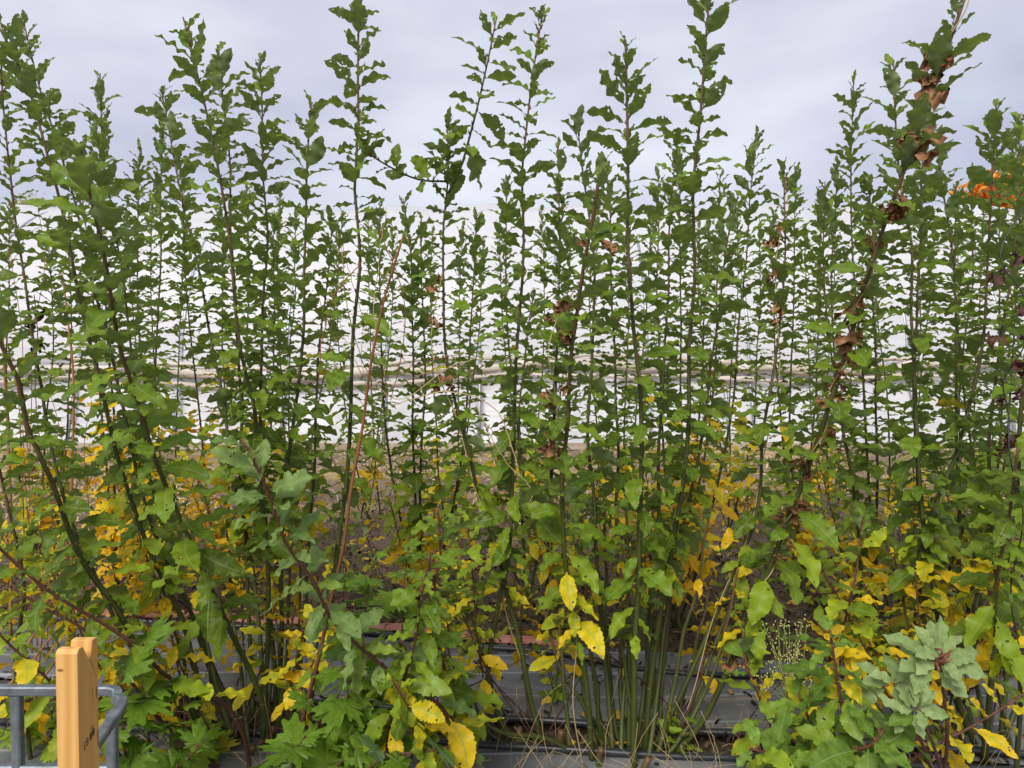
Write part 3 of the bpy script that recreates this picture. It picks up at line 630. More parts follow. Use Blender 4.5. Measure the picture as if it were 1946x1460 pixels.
for q in ([(1800, 1500), (1770, 1350), (1725, 1180), (1700, 1060)], [(1885, 1500), (1862, 1330), (1850, 1150), (1846, 1000)], [(1815, 1500), (1800, 1360), (1780, 1240), (1800, 1100), (1830, 1000)], [(1920, 1500), (1910, 1380), (1890, 1240), (1880, 1100)], [(1940, 1500), (1960, 1380), (1955, 1240), (1935, 1120)]):
    shoot(D, q, 3.0+rnd(-.08, .1), 3.05+rnd(-.1, .3), .6, .013, .005, zy=.9, L0=.135, inter=.06, n=36)

def stump(root, n=9, sp=.12):
    c = world_loc(root)
    for k in range(n):
        x, y = c[0]+rng.normal(0, sp), c[1]+rng.normal(0, sp*.6); h = rnd(.04, .10)
        C = catmull([[x, y, -.02], [x+rnd(-.01, .01), y, h*.5], [x+rnd(-.03, .03), y+rnd(-.02, .02), h]], 8)
        stem_mesh(C, rnd(.015, .021), rnd(.011, .016), root, 'stem', 'stump', 9)
for q in (A, B, Cc, D): stump(q, 3)
# slim low shoots that fill the front row
k = 0
for x0, x1, y0, y1, n in ((180, 560, 1000, 1200, 4), (560, 900, 960, 1200, 8), (900, 1450, 1080, 1250, 4), (1450, 1946, 980, 1250, 13), (-40, 180, 960, 1150, 5)):
    for q in range(n):
        tx = rnd(x0, x1); ty = rnd(y0, y1); root = min((A, B, Cc, D), key=lambda o: abs(at(tx, 1400, 3)[0]-o.location[0])); d = rnd(2.75, 3.6); T = at(tx, ty, d)
        c = world_loc(root); b0 = np.array([c[0]*.75+T[0]*.25+rng.normal(0, .05), c[1]+rnd(-.05, .2), 0])
        shoot3(root, np.array([b0, b0*.55+T*.45+[0, 0, -.06], T]), .30, .005, .002, .05, rnd(.10, .14), rnd(.4, .95), MID, 26, rnd(0, 1) < .5 and 'reddish' or 'stem', low_el=-.5, top_el=.6)
# ------------------------------------------------------------------ rows behind
def bgstool(px, d, tips, label, zy=.9, dens=1., r=.0125, L0=.145, ycap=1.):
    c = at(px, 700, d); root = empty('willow_shrub', (c[0], d, 0), label, 'shrub', GW)
    for (tx, ty) in tips:
        dd = d+rnd(-.35, .35)
        T = at(tx, ty, dd); X0 = c[0]+rnd(-.12, .12)
        mx_ = T[0]*.86+X0*.14+rnd(-.05, .05)
        P = np.array([[X0, d+rnd(-.08, .08), 0], [X0*.62+mx_*.38, d*.6+dd*.4, T[2]*.16], [X0*.2+mx_*.8, dd, T[2]*.42], [mx_*.5+T[0]*.5+rnd(-.03, .03), dd, T[2]*.72], T])
        shoot3(root, P, rnd(.32, .5), r, .0028, .045/dens, L0, zy+rnd(-.1, .1), MID, 46, ycap=ycap)
    for k in range(4):                          # short shoots low on the stool
        T = np.array([c[0]+rnd(-.5, .5), d+rnd(-.4, .3), rnd(.55, 1.15)]); b0 = np.array([c[0]+rnd(-.1, .1), d, 0])
        shoot3(root, np.array([b0, b0*.45+T*.55+[0, 0, -.05], T]), .25, .005, .002, .05, .12, zy*.9, MID, 24, 'stem', ycap=ycap, low_el=-.3, top_el=.6)
    return root
bgstool(215, 4.5, [(192, 140), (265, 275), (150, 330), (310, 240)], 'willow shrub just behind the leftmost front shrub, its lower leaves orange yellow', 1.42)
bgstool(440, 4.9, [(345, 330), (420, 380), (470, 350), (520, 400)], 'willow shrub behind the left front clump, its lower leaves turning orange', 1.4)
bgstool(770, 4.6, [(720, 390), (768, 378), (800, 420), (905, 402)], 'willow shrub seen in the gap left of the twin crossing stems', .65)
bgstool(1030, 4.5, [(960, 330), (1062, 275), (1070, 380)], 'willow shrub with thin stems behind the twin crossing stems', .7)
bgstool(1290, 4.4, [(1250, 330), (1292, 285), (1370, 330), (1440, 250), (1350, 420)], 'willow shrub behind the central clump with a skirt of golden leaves', 1.3)
bgstool(1690, 4.05, [(1565, 345), (1592, 300), (1622, 145), (1655, 330)], 'willow shrub with bare bases leaning left out of dark mulch on the right side', .62)
bgstool(1880, 4.6, [(1815, 345), (1850, 320), (1905, 300), (1940, 350)], 'willow shrub behind the right edge clump', .7)
bgstool(1520, 5.0, [(1512, 325), (1470, 400), (1560, 380)], 'willow shrub behind the leaning stem with withered vine', .8)
for k, (px, d, tips, lab) in enumerate([
    (60, 5.6, [(20, 380), (90, 420), (130, 400)], 'distant willow shrub behind the yellow canes at far left'),
    (300, 6.2, [(240, 390), (290, 370), (350, 410)], 'distant willow shrub behind the orange yellow leaves'),
    (560, 6.4, [(530, 370), (565, 395), (650, 400)], 'distant willow shrub between the left front stems'),
    (700, 7.4, [(640, 440), (700, 395), (745, 430)], 'distant willow shrub behind the tall bare orange cane'),
    (860, 6.4, [(820, 440), (880, 420), (920, 450)], 'distant willow shrub directly behind the twin crossing stems'),
    (1010, 7.2, [(950, 420), (1030, 400), (1085, 430)], 'distant willow shrub beside the pale tunnel post'),
    (1170, 6.2, [(1130, 400), (1190, 430), (1240, 400)], 'distant willow shrub hidden behind the thick central stem'),
    (1400, 6.6, [(1330, 430), (1400, 400), (1445, 420)], 'distant willow shrub behind the golden leaves'),
    (1560, 7.4, [(1530, 430), (1590, 400), (1640, 420)], 'distant willow shrub behind the withered brown vine'),
    (1720, 6.2, [(1665, 390), (1750, 400), (1780, 420)], 'distant willow shrub between the right hand stems'),
    (1850, 7.0, [(1820, 430), (1870, 400), (1930, 430)], 'distant willow shrub below the orange tree crown')]):
    bgstool(px, d, tips, lab, .75, 1.0, .011)

# ------------------------------------------------------------------ foreground shrubs and twigs
def plant(name, px, py, d, label, cat, group=None):
    p = at(px, py, d); return empty(name, (p[0], d, 0), label, cat, group)
E = plant('willow_shrub', 830, 1480, 2.4, 'near low willow shrub whose arching branch of pale grey green leaves points up left', 'shrub', GW)
shoot(E, [(905, 1500), (860, 1370), (800, 1315), (720, 1262), (640, 1180), (585, 1095), (545, 1035), (520, 965), (490, 890), (462, 835)], 2.5, 1.9, None, .008, .0035, start=.12, inter=.045, L0=.135, zy=.35, n=50, top_el=.7, low_el=-.8, leafmat='pale', mat='reddish')
shoot(E, [(880, 1500), (850, 1300), (820, 1180), (830, 1060), (835, 960)], 2.5, 2.3, .5, .006, .003, L0=.13, n=36, zy=.45, mat='reddish', low_el=-.7, top_el=.5)
shoot(E, [(760, 1500), (740, 1400), (770, 1280), (800, 1130), (815, 1050)], 2.45, 2.2, .42, .006, .003, L0=.13, n=36, zy=.45, mat='reddish', low_el=-.8, top_el=.4)
shoot(E, [(820, 1500), (800, 1400), (780, 1350), (745, 1290)], 2.4, 2.2, None, .006, .003, start=.2, L0=.12, n=30, zy=.5, mat='reddish', low_el=-.9, top_el=.0)
Fw = plant('willow_shrub', 300, 1500, 2.6, 'near low willow shrub sending red brown branches up left behind the timber post', 'shrub', GW)
shoot(Fw, [(480, 1500), (445, 1360), (400, 1325), (320, 1290), (255, 1228), (180, 1180), (90, 1120), (0, 1035), (-60, 980)], 2.75, 2.2, None, .0095, .004, start=.3, L0=.13, n=46, zy=.5, mat='reddish', inter=.06, low_el=-.6, top_el=.3)
shoot(Fw, [(420, 1500), (330, 1400), (250, 1300), (160, 1200), (60, 1140), (-30, 1080)], 2.85, 2.6, None, .009, .004, start=.3, L0=.14, n=46, zy=.62, mat='reddish', inter=.05, low_el=-.5, top_el=.3)
shoot(Fw, [(300, 1520), (200, 1400), (90, 1290), (-20, 1190)], 2.6, 2.3, None, .007, .003, start=.2, L0=.13, n=40, zy=.5, mat='reddish', inter=.045, low_el=-.6, top_el=.3)
shoot(Fw, [(60, 1520), (50, 1400), (30, 1260), (40, 1100), (0, 900), (-10, 760)], 2.9, 2.7, None, .009, .004, start=.1, L0=.14, n=46, zy=.6, mat='stem', inter=.06)
G = plant('willow_shrub', 1600, 1500, 2.3, 'near low willow shrub with broad fresh green leaves beside the pale sage shoot', 'shrub', GW)
shoot(G, [(1640, 1520), (1560, 1470), (1600, 1400), (1590, 1290), (1578, 1200)], 2.3, 2.2, None, .007, .004, start=.1, L0=.175, n=36, zy=.12, mat='reddish', leafmat='fresh', low_el=-.4, top_el=.1, inter=.035)
shoot(G, [(1560, 1520), (1600, 1450), (1650, 1410), (1680, 1380)], 2.15, 2.0, None, .007, .004, start=.1, L0=.175, n=30, zy=.1, mat='reddish', leafmat='fresh', low_el=-.2, top_el=.3, inter=.028)
shoot(G, [(1620, 1540), (1540, 1480), (1480, 1440), (1420, 1420)], 2.2, 2.1, None, .006, .003, start=.1, L0=.17, n=30, zy=.1, mat='reddish', leafmat='fresh', low_el=-.2, top_el=.4, inter=.032)
shoot(G, [(1600, 1540), (1500, 1450), (1450, 1350), (1420, 1260), (1410, 1200)], 2.6, 2.7, None, .007, .003, start=.2, L0=.15, n=36, zy=.35, mat='reddish', leafmat='fresh', inter=.04)
shoot(G, [(1560, 1530), (1540, 1420), (1570, 1290), (1620, 1130), (1635, 980)], 2.8, 2.9, None, .007, .003, start=.2, L0=.14, n=40, zy=.85, mat='reddish', leafmat='fresh', inter=.05)
shoot(G, [(1680, 1530), (1740, 1440), (1850, 1380), (1930, 1330), (1980, 1280)], 2.5, 2.4, None, .007, .003, start=.1, L0=.13, n=30, zy=.55, mat='reddish', leafmat='fresh', low_el=-.4, inter=.045)
shoot(G, [(1600, 1540), (1640, 1460), (1700, 1420), (1760, 1400)], 2.2, 2.1, None, .006, .003, start=.1, L0=.16, n=30, zy=.1, mat='reddish', leafmat='fresh', low_el=-.2, top_el=.4, inter=.032)
shoot(G, [(1560, 1540), (1520, 1460), (1540, 1380), (1520, 1320)], 2.35, 2.3, None, .006, .003, start=.1, L0=.16, n=30, zy=.1, mat='reddish', leafmat='fresh', low_el=-.3, top_el=.4, inter=.034)

def rosette_plant(name, label, stems, S, matk, L0, cat='plant', stemmat='reddish', inter=.105, low=-.35, top=.5, zy=-.5, r=.005, group=None):
    p = at(*stems[0][0][0], stems[0][1]); root = empty(name, (p[0], p[1], 0), label, cat, group)
    for px, d0, d1 in stems:
        shoot(root, px, d0, d1, None, r, .002, inter, L0, zy, S, 30, stemmat, matk, start=.25, low_el=low, top_el=top)
    return root
rosette_plant('maple_sapling', 'bright green sapling with lobed leaves in front of the left stem clump', [
    ([(740, 1500), (700, 1380), (690, 1250), (700, 1130), (715, 1060)], 2.6, 2.55), ([(740, 1500), (640, 1430), (600, 1360), (590, 1330)], 2.6, 2.4), ([(720, 1500), (690, 1330), (660, 1180), (650, 1080)], 2.7, 2.7), ([(750, 1500), (760, 1330), (770, 1150), (775, 1040)], 2.7, 2.75),
    ([(760, 1500), (790, 1400), (830, 1300), (850, 1190)], 2.65, 2.7), ([(700, 1500), (680, 1400), (660, 1300), (640, 1240)], 2.5, 2.45), ([(660, 1540), (700, 1460), (780, 1430), (860, 1420)], 2.3, 2.3)], LOBED, 'lobed', .155, 'sapling', group='lobed leaf saplings')
rosette_plant('maple_sapling', 'green sapling with lobed leaves just right of the steel frame', [
    ([(300, 1520), (290, 1420), (270, 1300), (275, 1220)], 2.5, 2.5), ([(290, 1520), (340, 1430), (350, 1340), (330, 1290)], 2.5, 2.55), ([(300, 1520), (330, 1460), (380, 1420), (400, 1400)], 2.4, 2.4),
    ([(260, 1520), (240, 1440), (235, 1350), (230, 1280)], 2.45, 2.4)], LOBED, 'lobed', .14, 'sapling', group='lobed leaf saplings', inter=.09)
rosette_plant('maple_sapling', 'low lobed leaf sapling spreading beneath the bare orange cane', [
    ([(520, 1540), (560, 1440), (580, 1400)], 2.4, 2.3), ([(540, 1540), (520, 1450), (500, 1420)], 2.5, 2.5), ([(560, 1540), (640, 1460), (680, 1420)], 2.4, 2.3)], LOBED, 'lobed', .14, 'sapling', group='lobed leaf saplings', inter=.09)
sg = plant('oak_sapling', 1740, 1300, 2.1, 'pale sage green shoot with soft lobed leaves and a red centre', 'sapling')
def whorl(root, px, py, d, n, L0, S, matk, tilt, stemmat='reddish', base=None, face=(0, -1, .8)):
    c = at(px, py, d); b0 = at(*(base or (px+20, 1500)), d+.15)
    C = catmull([b0, (b0+c)/2+[.02, 0, -.02], c], 20); st = stem_mesh(C, .006, .004, root, stemmat)
    f = np.array(face, float); f /= np.linalg.norm(f)
    a = np.cross(f, [1, 0, 0]); a /= np.linalg.norm(a); b_ = np.cross(f, a)
    az = np.arange(n)*2.399+rng.normal(0, .2, n); el = tilt+np.linspace(-.5, .55, n)+rng.normal(0, .12, n)
    out = np.cos(az)[:, None]*a+np.sin(az)[:, None]*b_
    dd = np.cos(el)[:, None]*out+np.sin(el)[:, None]*f; nr = np.cos(el)[:, None]*f-np.sin(el)[:, None]*out
    pos = c+f*np.linspace(-.05, .02, n)[:, None]+out*.004
    lc = np.stack([np.zeros(n), rng.random(n), np.zeros(n), np.ones(n)], -1)
    foliage([place_leaves(S, pos, dd, nr, L0*rng.uniform(.75, 1.12, n)*np.linspace(1.1, .75, n), lc, 0)], M[matk], st)
whorl(sg, 1785, 1252, 2.05, 20, .125, OAK, 'sage', .25, base=(1790, 1500))
whorl(sg, 1745, 1345, 2.0, 14, .085, OAK, 'sage', .25, base=(1790, 1500))
whorl(sg, 1700, 1300, 2.15, 13, .115, OAK, 'sage', .15, base=(1780, 1500))

for k in range(9):                              # red stubs at the heart of the sage shoot
    c = at(1785+rng.normal(0, 9), 1252+rng.normal(0, 9), 2.02); e = c+rng.normal(0, .012, 3)+[0, -.012, .006]
    V, F = tube(catmull([c+[0, .03, -.01], c, e], 6), np.linspace(.0035, .002, 6), 6); link_mesh('bud', V, F, M['redtwig'], sg)
# weeds and seedlings on the soil
def weed(px, py, name, label, n, L, sp, matk='leaf', S=None, R=.5):
    c = ground_at(px, py); root = empty(name, (c[0], c[1], 0), label, 'weed', 'leafy weeds on the soil')
    S = S or MID; acc = Acc(); pos = []
    for k in range(max(3, n//7)):
        t_ = c+np.array([rng.normal(0, sp), rng.normal(0, sp), rnd(.06, .3)*R*2]); K = catmull([c+rng.normal(0, .02, 3)*[1, 1, 0], (c+t_)/2+[0, 0, .04], t_], 8)
        v, f = tube(K, .0022, 5); acc.add(v, f)
        for q in range(7): pos.append(K[1+q])
    acc.build('stem', M['reddish'], root, True, {'st': ('FLOAT', np.zeros(acc.n))})
    pos = np.array(pos); n = len(pos); a = rng.random(n)*6.28; el = rng.normal(.1, .35, n)
    d = np.stack([np.cos(a)*np.cos(el), np.sin(a)*np.cos(el), np.sin(el)], -1); nr = UP+rng.normal(0, .3, (n, 3)); nr[:, 1] -= .35
    lc = np.stack([np.clip(rng.normal(.12, .2, n), 0, 1), rng.random(n), np.zeros(n), np.ones(n)], -1)
    foliage([place_leaves(S, pos, d, nr, L*rng.uniform(.6, 1.2, n), lc, 0)], M[matk], root)
for px, py, n, L, sp, mk, S, wh in [(1060, 1345, 28, .075, .10, 'leaf', MID, 'small leafy weed growing on the fabric beside the twin crossing stems'), (1060, 1215, 35, .06, .18, 'leaf', MID, 'low dark weed by the end of the red hose'),
    (1370, 1180, 42, .08, .22, 'lobed', MID, 'bushy weed on the soil right of the central stems'), (1640, 1240, 28, .13, .12, 'lobed', LOBED, 'dark lobed weed on the mulch near the pale sage shoot'), (1560, 1160, 42, .09, .25, 'leaf', MID, 'green weed among the fallen stalks at right'),
    (1800, 1180, 42, .09, .25, 'leaf', MID, 'green weed in front of the right edge stems'), (1290, 1440, 21, .10, .07, 'leaf', MID, 'small toothed leaf weed at the foot of the central clump'), (860, 1170, 42, .08, .22, 'leaf', MID, 'weed on the soil behind the lobed sapling'),
    (690, 1130, 42, .08, .25, 'leaf', MID, 'weed behind the bare orange cane'), (60, 1190, 42, .09, .3, 'leaf', MID, 'weed patch under the yellow canes'), (240, 1210, 42, .09, .25, 'leaf', MID, 'weed patch left of the red hose'),
    (120, 1440, 42, .10, .2, 'lobed', LOBED, 'lobed weed behind the steel frame'), (30, 1400, 35, .10, .16, 'leaf', MID, 'leafy weed behind the left end of the steel frame'), (1780, 1440, 28, .08, .12, 'leaf', MID, 'small weed between the right edge stems'),
    (400, 1440, 28, .1, .12, 'lobed', LOBED, 'lobed weed at the foot of the left stem clump'), (1120, 1120, 35, .07, .2, 'leaf', MID, 'low weed on the soil behind the central clump'), (1900, 1130, 42, .1, .25, 'leaf', MID, 'weed at the right edge of the soil')]:
    weed(px, py, 'weed', wh, n, L, sp, mk, S)

# thin yellow and red canes at the far left
can = plant('osier_shrub', 60, 1200, 4.0, 'sparse osier shrub with ochre and coral red canes at the left edge', 'shrub')
for k, (pts, d, r, mt) in enumerate([([(140, 1190), (135, 980), (140, 740), (128, 600), (118, 520)], 4.2, .010, 'ochre'), ([(20, 1180), (20, 950), (8, 700), (0, 560), (-10, 450)], 4.2, .010, 'ochre'),
    ([(50, 1190), (45, 1000), (38, 800), (28, 700)], 4.4, .005, 'orangecane'), ([(60, 1190), (55, 950), (60, 760), (62, 640), (85, 500), (70, 380)], 4.0, .003, 'redtwig'), ([(70, 1190), (45, 860), (42, 640), (20, 480), (30, 380)], 4.1, .003, 'redtwig'),
    ([(90, 1180), (60, 900), (25, 700), (-10, 560)], 3.9, .003, 'redtwig'), ([(100, 1190), (130, 950), (110, 800), (75, 700)], 4.0, .003, 'redtwig'), ([(15, 1330), (40, 1250), (80, 1180), (120, 1100)], 3.3, .007, 'ochre'), ([(0, 1380), (50, 1330), (110, 1250), (150, 1190)], 3.2, .007, 'ochre'),
    ([(-20, 1330), (40, 1280), (90, 1220), (160, 1130)], 3.3, .006, 'ochre'), ([(60, 1400), (75, 1250), (90, 1130), (110, 1000)], 3.4, .006, 'ochre'), ([(110, 1190), (100, 1000), (90, 850)], 4.1, .004, 'orangecane'), ([(160, 1190), (170, 1000), (160, 850), (175, 760)], 4.1, .003, 'redtwig'),
    ([(-60, 560), (20, 500), (60, 440), (160, 405), (240, 400)], 3.6, .0015, 'redtwig')]):
    C = catmull([at(x, y, d) for x, y in pts], 40)
    if k != 13: C = np.vstack([[C[0][0], C[0][1], .0], C]) if C[0][2] > .02 else C
    V, F = tube(C, np.linspace(r, r*.45, len(C)), 7)
    link_mesh('cane', V, F, M[mt], can, attrs={'st': ('FLOAT', np.concatenate([np.repeat(np.linspace(0, 1, len(C)), 7), [0, 1]]))})
n = 60; q = [at(rnd(-10, 250), rnd(850, 1230), rnd(3.6, 4.4)) for _ in range(n)]; q = np.array(q)
lc = np.stack([rng.uniform(.6, 1, n), rng.random(n), (rng.random(n) < .1)*1., np.ones(n)], -1)
dd = rng.normal(0, 1, (n, 3)); dd[:, 2] -= .3
foliage([place_leaves(MID, q, dd, UP+rng.normal(0, .5, (n, 3)), rng.uniform(.08, .13, n), lc)], M['leaf'], can)

# the tall bare orange brown cane and its dry tendrils
cane = plant('bare_cane', 560, 1470, 2.75, 'single bare orange brown cane leaning right in front of the left shrubs', 'cane')
C = catmull([at(*p) for p in [(548, 1500, 2.62), (575, 1360, 2.62), (612, 1220, 2.6), (648, 1050, 2.58), (675, 880, 2.56), (705, 700, 2.54), (735, 560, 2.52), (765, 445, 2.5)]], 50); C[0][2] = 0
V, F = tube(wiggle(C, .006), np.linspace(.0085, .0035, 50), 8)
link_mesh('stem', V, F, M['orangecane'], cane, attrs={'st': ('FLOAT', np.concatenate([np.repeat(np.linspace(0, 1, 50), 8), [0, 1]]))})
ten = plant('dry_tendrils', 720, 700, 3.1, 'tangle of thin straw coloured dry tendrils hanging around the bare orange cane', 'tendrils'); ten.name = 'dry_climber'
ten['label'] = 'dry climber of thin straw coloured tendrils strung around the bare orange cane'; ten['category'] = 'climber'
for k, pts in enumerate([[(640, 430), (680, 560), (720, 700), (735, 760)], [(720, 390), (750, 470), (700, 600), (690, 700), (720, 790)], [(650, 470), (665, 600), (700, 700), (760, 760), (850, 700), (900, 680)],
    [(715, 760), (780, 720), (850, 700), (905, 690)], [(700, 740), (770, 700), (840, 680), (890, 672)], [(620, 540), (650, 640), (690, 720), (730, 760)], [(735, 395), (715, 500), (705, 620), (740, 720)], [(600, 560), (640, 700), (700, 780)],
    [(720, 440), (760, 560), (770, 660), (740, 760)], [(660, 600), (700, 590), (760, 640), (800, 620)], [(900, 760), (960, 870), (1010, 930), (1000, 960)], [(905, 790), (945, 840), (990, 920)], [(690, 500), (640, 560), (610, 640), (605, 720)], [(745, 770), (860, 745), (940, 780), (985, 900)]]):
    d = rnd(2.7, 3.4); C = catmull([at(x+rnd(-6, 6), y, d) for x, y in pts], 26); C += rng.normal(0, .002, C.shape)
    V, F = tube(C, rnd(.0013, .0024), 5); link_mesh('tendril', V, F, M['tendril' if k % 4 else 'redtwig'], ten)

# withered vines
def withered(root, pts3, n, L, spread, dark=0):
    i = rng.integers(0, len(pts3), n) if not isinstance(n, list) else np.array(n); n = len(i)
    pos = pts3[i]+rng.normal(0, spread, (n, 3)); d = rng.normal(0, .5, (n, 3)); d[:, 2] -= 1.0; nr = rng.normal(0, 1, (n, 3)); nr[:, 1] -= .6
    lc = np.stack([np.zeros(n), rng.random(n), np.full(n, 1.), np.ones(n)], -1)
    LL = L*rng.uniform(.7, 1.4, n)
    for k in range(n):
        e = slice(k, k+1); foliage([place_leaves(CRUMP, pos[e], d[e], nr[e], LL[e], lc[e], .02)], M['withered2' if dark else 'leaf_brown'], root, 'withered_leaf')
for nm, a_, b_ in (('leaf_brown', (.12, .048, .018), (.46, .22, .085)), ('withered2', (.020, .008, .006), (.13, .045, .025))):
    m, t, b, out = new_mat(nm); n_ = noise(t, 45, 4, .6); t.links.new(mixc(t, math_(t, 'MULTIPLY', math_(t, 'SUBTRACT', n_, .3, clamp=True), 2.2, clamp=True), a_, b_), b.inputs['Base Color']); b.inputs['Roughness'].default_value = .7; bump(t, b, n_, .5, .004); M[nm] = m
def vine(label, C, turns, r, leaf_idx, L, spread, dark=0, mt='tendril'):
    p = C[0]; root = empty('withered_vine', (p[0], p[1], 0), label, 'vine', 'withered brown vines')
    n = len(C)*4; T = np.linspace(0, 1, n); P = np.stack([np.interp(T, np.linspace(0, 1, len(C)), C[:, k]) for k in range(3)], -1)
    ph = T*turns*2*math.pi; P = P+np.stack([np.cos(ph), np.sin(ph), 0*ph], -1)*r
    V, F = tube(P, .0022, 5); link_mesh('vine_stem', V, F, M[mt], root)
    withered(root, C, leaf_idx, L, spread, dark); return root
sel = []
for f in (.47, .49, .50, .52, .56, .58, .60, .64, .66, .67, .68, .69, .70, .76, .78, .79, .80, .86, .87, .88, .92, .93, .94, .95, .42, .43, .36, .34, .20, .22, .23): sel += [int(f*59)]*2
# weight the vine to where its leaves hang in the photograph
vine('withered brown vine climbing the stem that leans right', bigC[8:], 9, .014, [max(0, s-8) for s in sel], .060, .016)
vc = catmull([at(1960, 350, 2.4), at(1915, 480, 2.4), at(1945, 560, 2.4), at(1935, 650, 2.4), at(1905, 720, 2.4), at(1930, 790, 2.4), at(1925, 900, 2.4), at(1935, 1060, 2.45), at(1930, 1300, 2.5)], 60); vc = np.vstack([vc, [vc[-1][0], 2.55, 0]])
vine('dark shrivelled vine hanging at the right edge', vc, 3, .02, [8, 9, 14, 17, 18, 19, 24, 24, 30, 31], .055, .016, 1, 'pipe')
vc = catmull([at(1130, 470, 2.45), at(1100, 540, 2.5), at(1060, 620, 2.5), at(1040, 690, 2.5), at(1060, 800, 2.6), at(1080, 1000, 2.7), at(1100, 1460, 2.85)], 50)
vine('withered vine with curled brown leaves on the stem just left of the thick central one', vc, 4, .012, [0, 1, 5, 6, 6, 7, 12, 13, 15, 16, 17, 18, 19], .062, .026)
vc = catmull([at(835, 520, 3.1), at(825, 600, 3.1), at(835, 720, 3.1), at(900, 900, 3.1), at(1000, 1300, 3.1)], 40)
vine('small withered vine on the stem with the long side branch', vc, 3, .012, [0, 1, 4, 4, 5, 9, 10, 10], .05, .018)
vc = catmull([at(1480, 430, 3.2), at(1475, 500, 3.2), at(1480, 600, 3.2), at(1450, 900, 3.15), at(1300, 1350, 3.0)], 40)
vine('thin withered vine left of the leaning stem', vc, 3, .012, [0, 1, 1, 3, 4, 7, 7, 8], .055, .014)
vc = catmull([at(60, 560, 3.3), at(62, 600, 3.3), at(68, 640, 3.3), at(75, 800, 3.4), at(80, 1200, 3.6)], 30)
vine('small withered vine hanging in front of the yellow canes', vc, 2, .012, [1, 2, 2, 4, 5], .055, .006, 1, 'redtwig')

# dry grass stalks and bare twigs at the foot of the shrubs
tw = Acc()
for k in range(260):
    px = rnd(250, 1946); py = rnd(1370, 1500); d = rnd(2.55, 3.15); b0 = at(px, py, d); b0[2] = .02
    a = rnd(0, 6.28); l = rnd(.08, .34); e = rnd(.1, 1.3)
    q = b0+np.array([math.cos(a)*math.cos(e), .4*math.sin(a)*math.cos(e), math.sin(e)])*l
    v, f = tube(catmull([b0, (b0+q)/2+rng.normal(0, .03, 3), q], 6), rnd(.0005, .0012), 4); tw.add(v, f)
tag(tw.build('dry_grass', M['tendril'], None, True), 'fine dry grass stalks tangled around the foot of the front shrubs', 'dry grass', kind='stuff')
tw = plant('fallen_branch', 980, 1460, 2.9, 'bare fallen twigs crossing the weed fabric left of the central clump', 'branch')
for k, pts in enumerate([[(800, 1330), (900, 1300), (1010, 1240)], [(850, 1200), (960, 1320), (1080, 1440)], [(880, 1170), (930, 1280), (1010, 1400)], [(840, 1190), (800, 1260), (700, 1400), (600, 1440)], [(1010, 1450), (1090, 1310), (1120, 1260)],
    [(1150, 1240), (1260, 1330), (1290, 1370)], [(560, 1440), (680, 1390), (800, 1330), (870, 1290)], [(1500, 1420), (1440, 1300), (1480, 1180)], [(1380, 1440), (1450, 1330), (1540, 1250)]]):
    d = rnd(2.85, 3.1); C = catmull([at(x, y, d) for x, y in pts], 20); V, F = tube(wiggle(C, .004), np.linspace(.0045, .002, 20), 6)
    link_mesh('twig', V, F, M['reddish'], tw, attrs={'st': ('FLOAT', np.full(len(V), .3))})
# yellow flower heads of a seeding weed
wf = plant('seeding_weed', 1500, 1300, 2.7, 'airy pale green seeding weed with tiny seed heads below the leaning stem', 'weed')
acc = Acc(); hd = Acc()
for k in range(34):
    b0 = at(1500+rnd(-10, 10), 1330, 2.7); e = at(1500+rng.normal(0, 34), rnd(1180, 1310), rnd(2.6, 2.8)); K = catmull([b0, (b0+e)/2+rng.normal(0, .012, 3), e], 6); v, f = tube(K, .0009, 4); acc.add(v, f)
    for q in range(9):
        c = K[rng.integers(3, 6)]+rng.normal(0, .012, 3); v, f = tube(np.array([c, c+[0, 0, .003], c+[0, 0, .006]]), np.array([.0012, .003, .001]), 5); hd.add(v, f)
K = catmull([at(1500, 1330, 2.7), at(1490, 1420, 2.7), [at(1490, 1460, 2.7)[0], 2.7, 0]], 8); v, f = tube(K, .003, 5); acc.add(v, f)
acc.build('stem', plain('weed_stem', (.22, .30, .06), (.35, .40, .1), 20), wf, True); hd.build('blossom', plain('seed', (.45, .45, .12), (.65, .62, .25), 20), wf, True)

# ------------------------------------------------------------------ timber post and steel frame
p0 = at(122, 1240, 1.5); X0 = at(105, 1240, 1.5)[0]; X1 = at(147, 1240, 1.5)[0]
Y0, Y1 = 1.5, 1.574; zf = at(125, 1236, Y0)[2]; zb = at(165, 1210, Y1)[2]; zv = at(165, 1258, (Y0+Y1)/2+.012)[2]
post = empty('timber_post', ((X0+X1)/2, Y0, 0), 'orange brown planed timber post with a V notch in its top', 'post')
ym = Y0+.046
prof = [(Y0, 0), (Y0, zf-.008), (Y0+.006, zf), (Y0+.020, zf), (ym, zv), (Y1-.020, zb), (Y1-.002, zb), (Y1, zb-.004), (Y1, 0)]
lv = len(prof); ch = .0025
V = np.array([[x, y, z] for x in (X0, X1) for y, z in prof]); idx = np.arange(lv)
me = bpy.data.meshes.new('shaft'); org_ = world_loc(post)
me.from_pydata([tuple(v-org_) for v in V], [], [tuple(range(lv-1, -1, -1)), tuple(range(lv, 2*lv))]+[(k, (k+1) % lv, lv+(k+1) % lv, lv+k) for k in range(lv)])
me.materials.append(M['wood']); sh = bpy.data.objects.new('shaft', me); scn.collection.objects.link(sh); sh.parent = post
bv = sh.modifiers.new('bevel', 'BEVEL'); bv.width = .0011; bv.segments = 2; bv.limit_method = 'ANGLE'
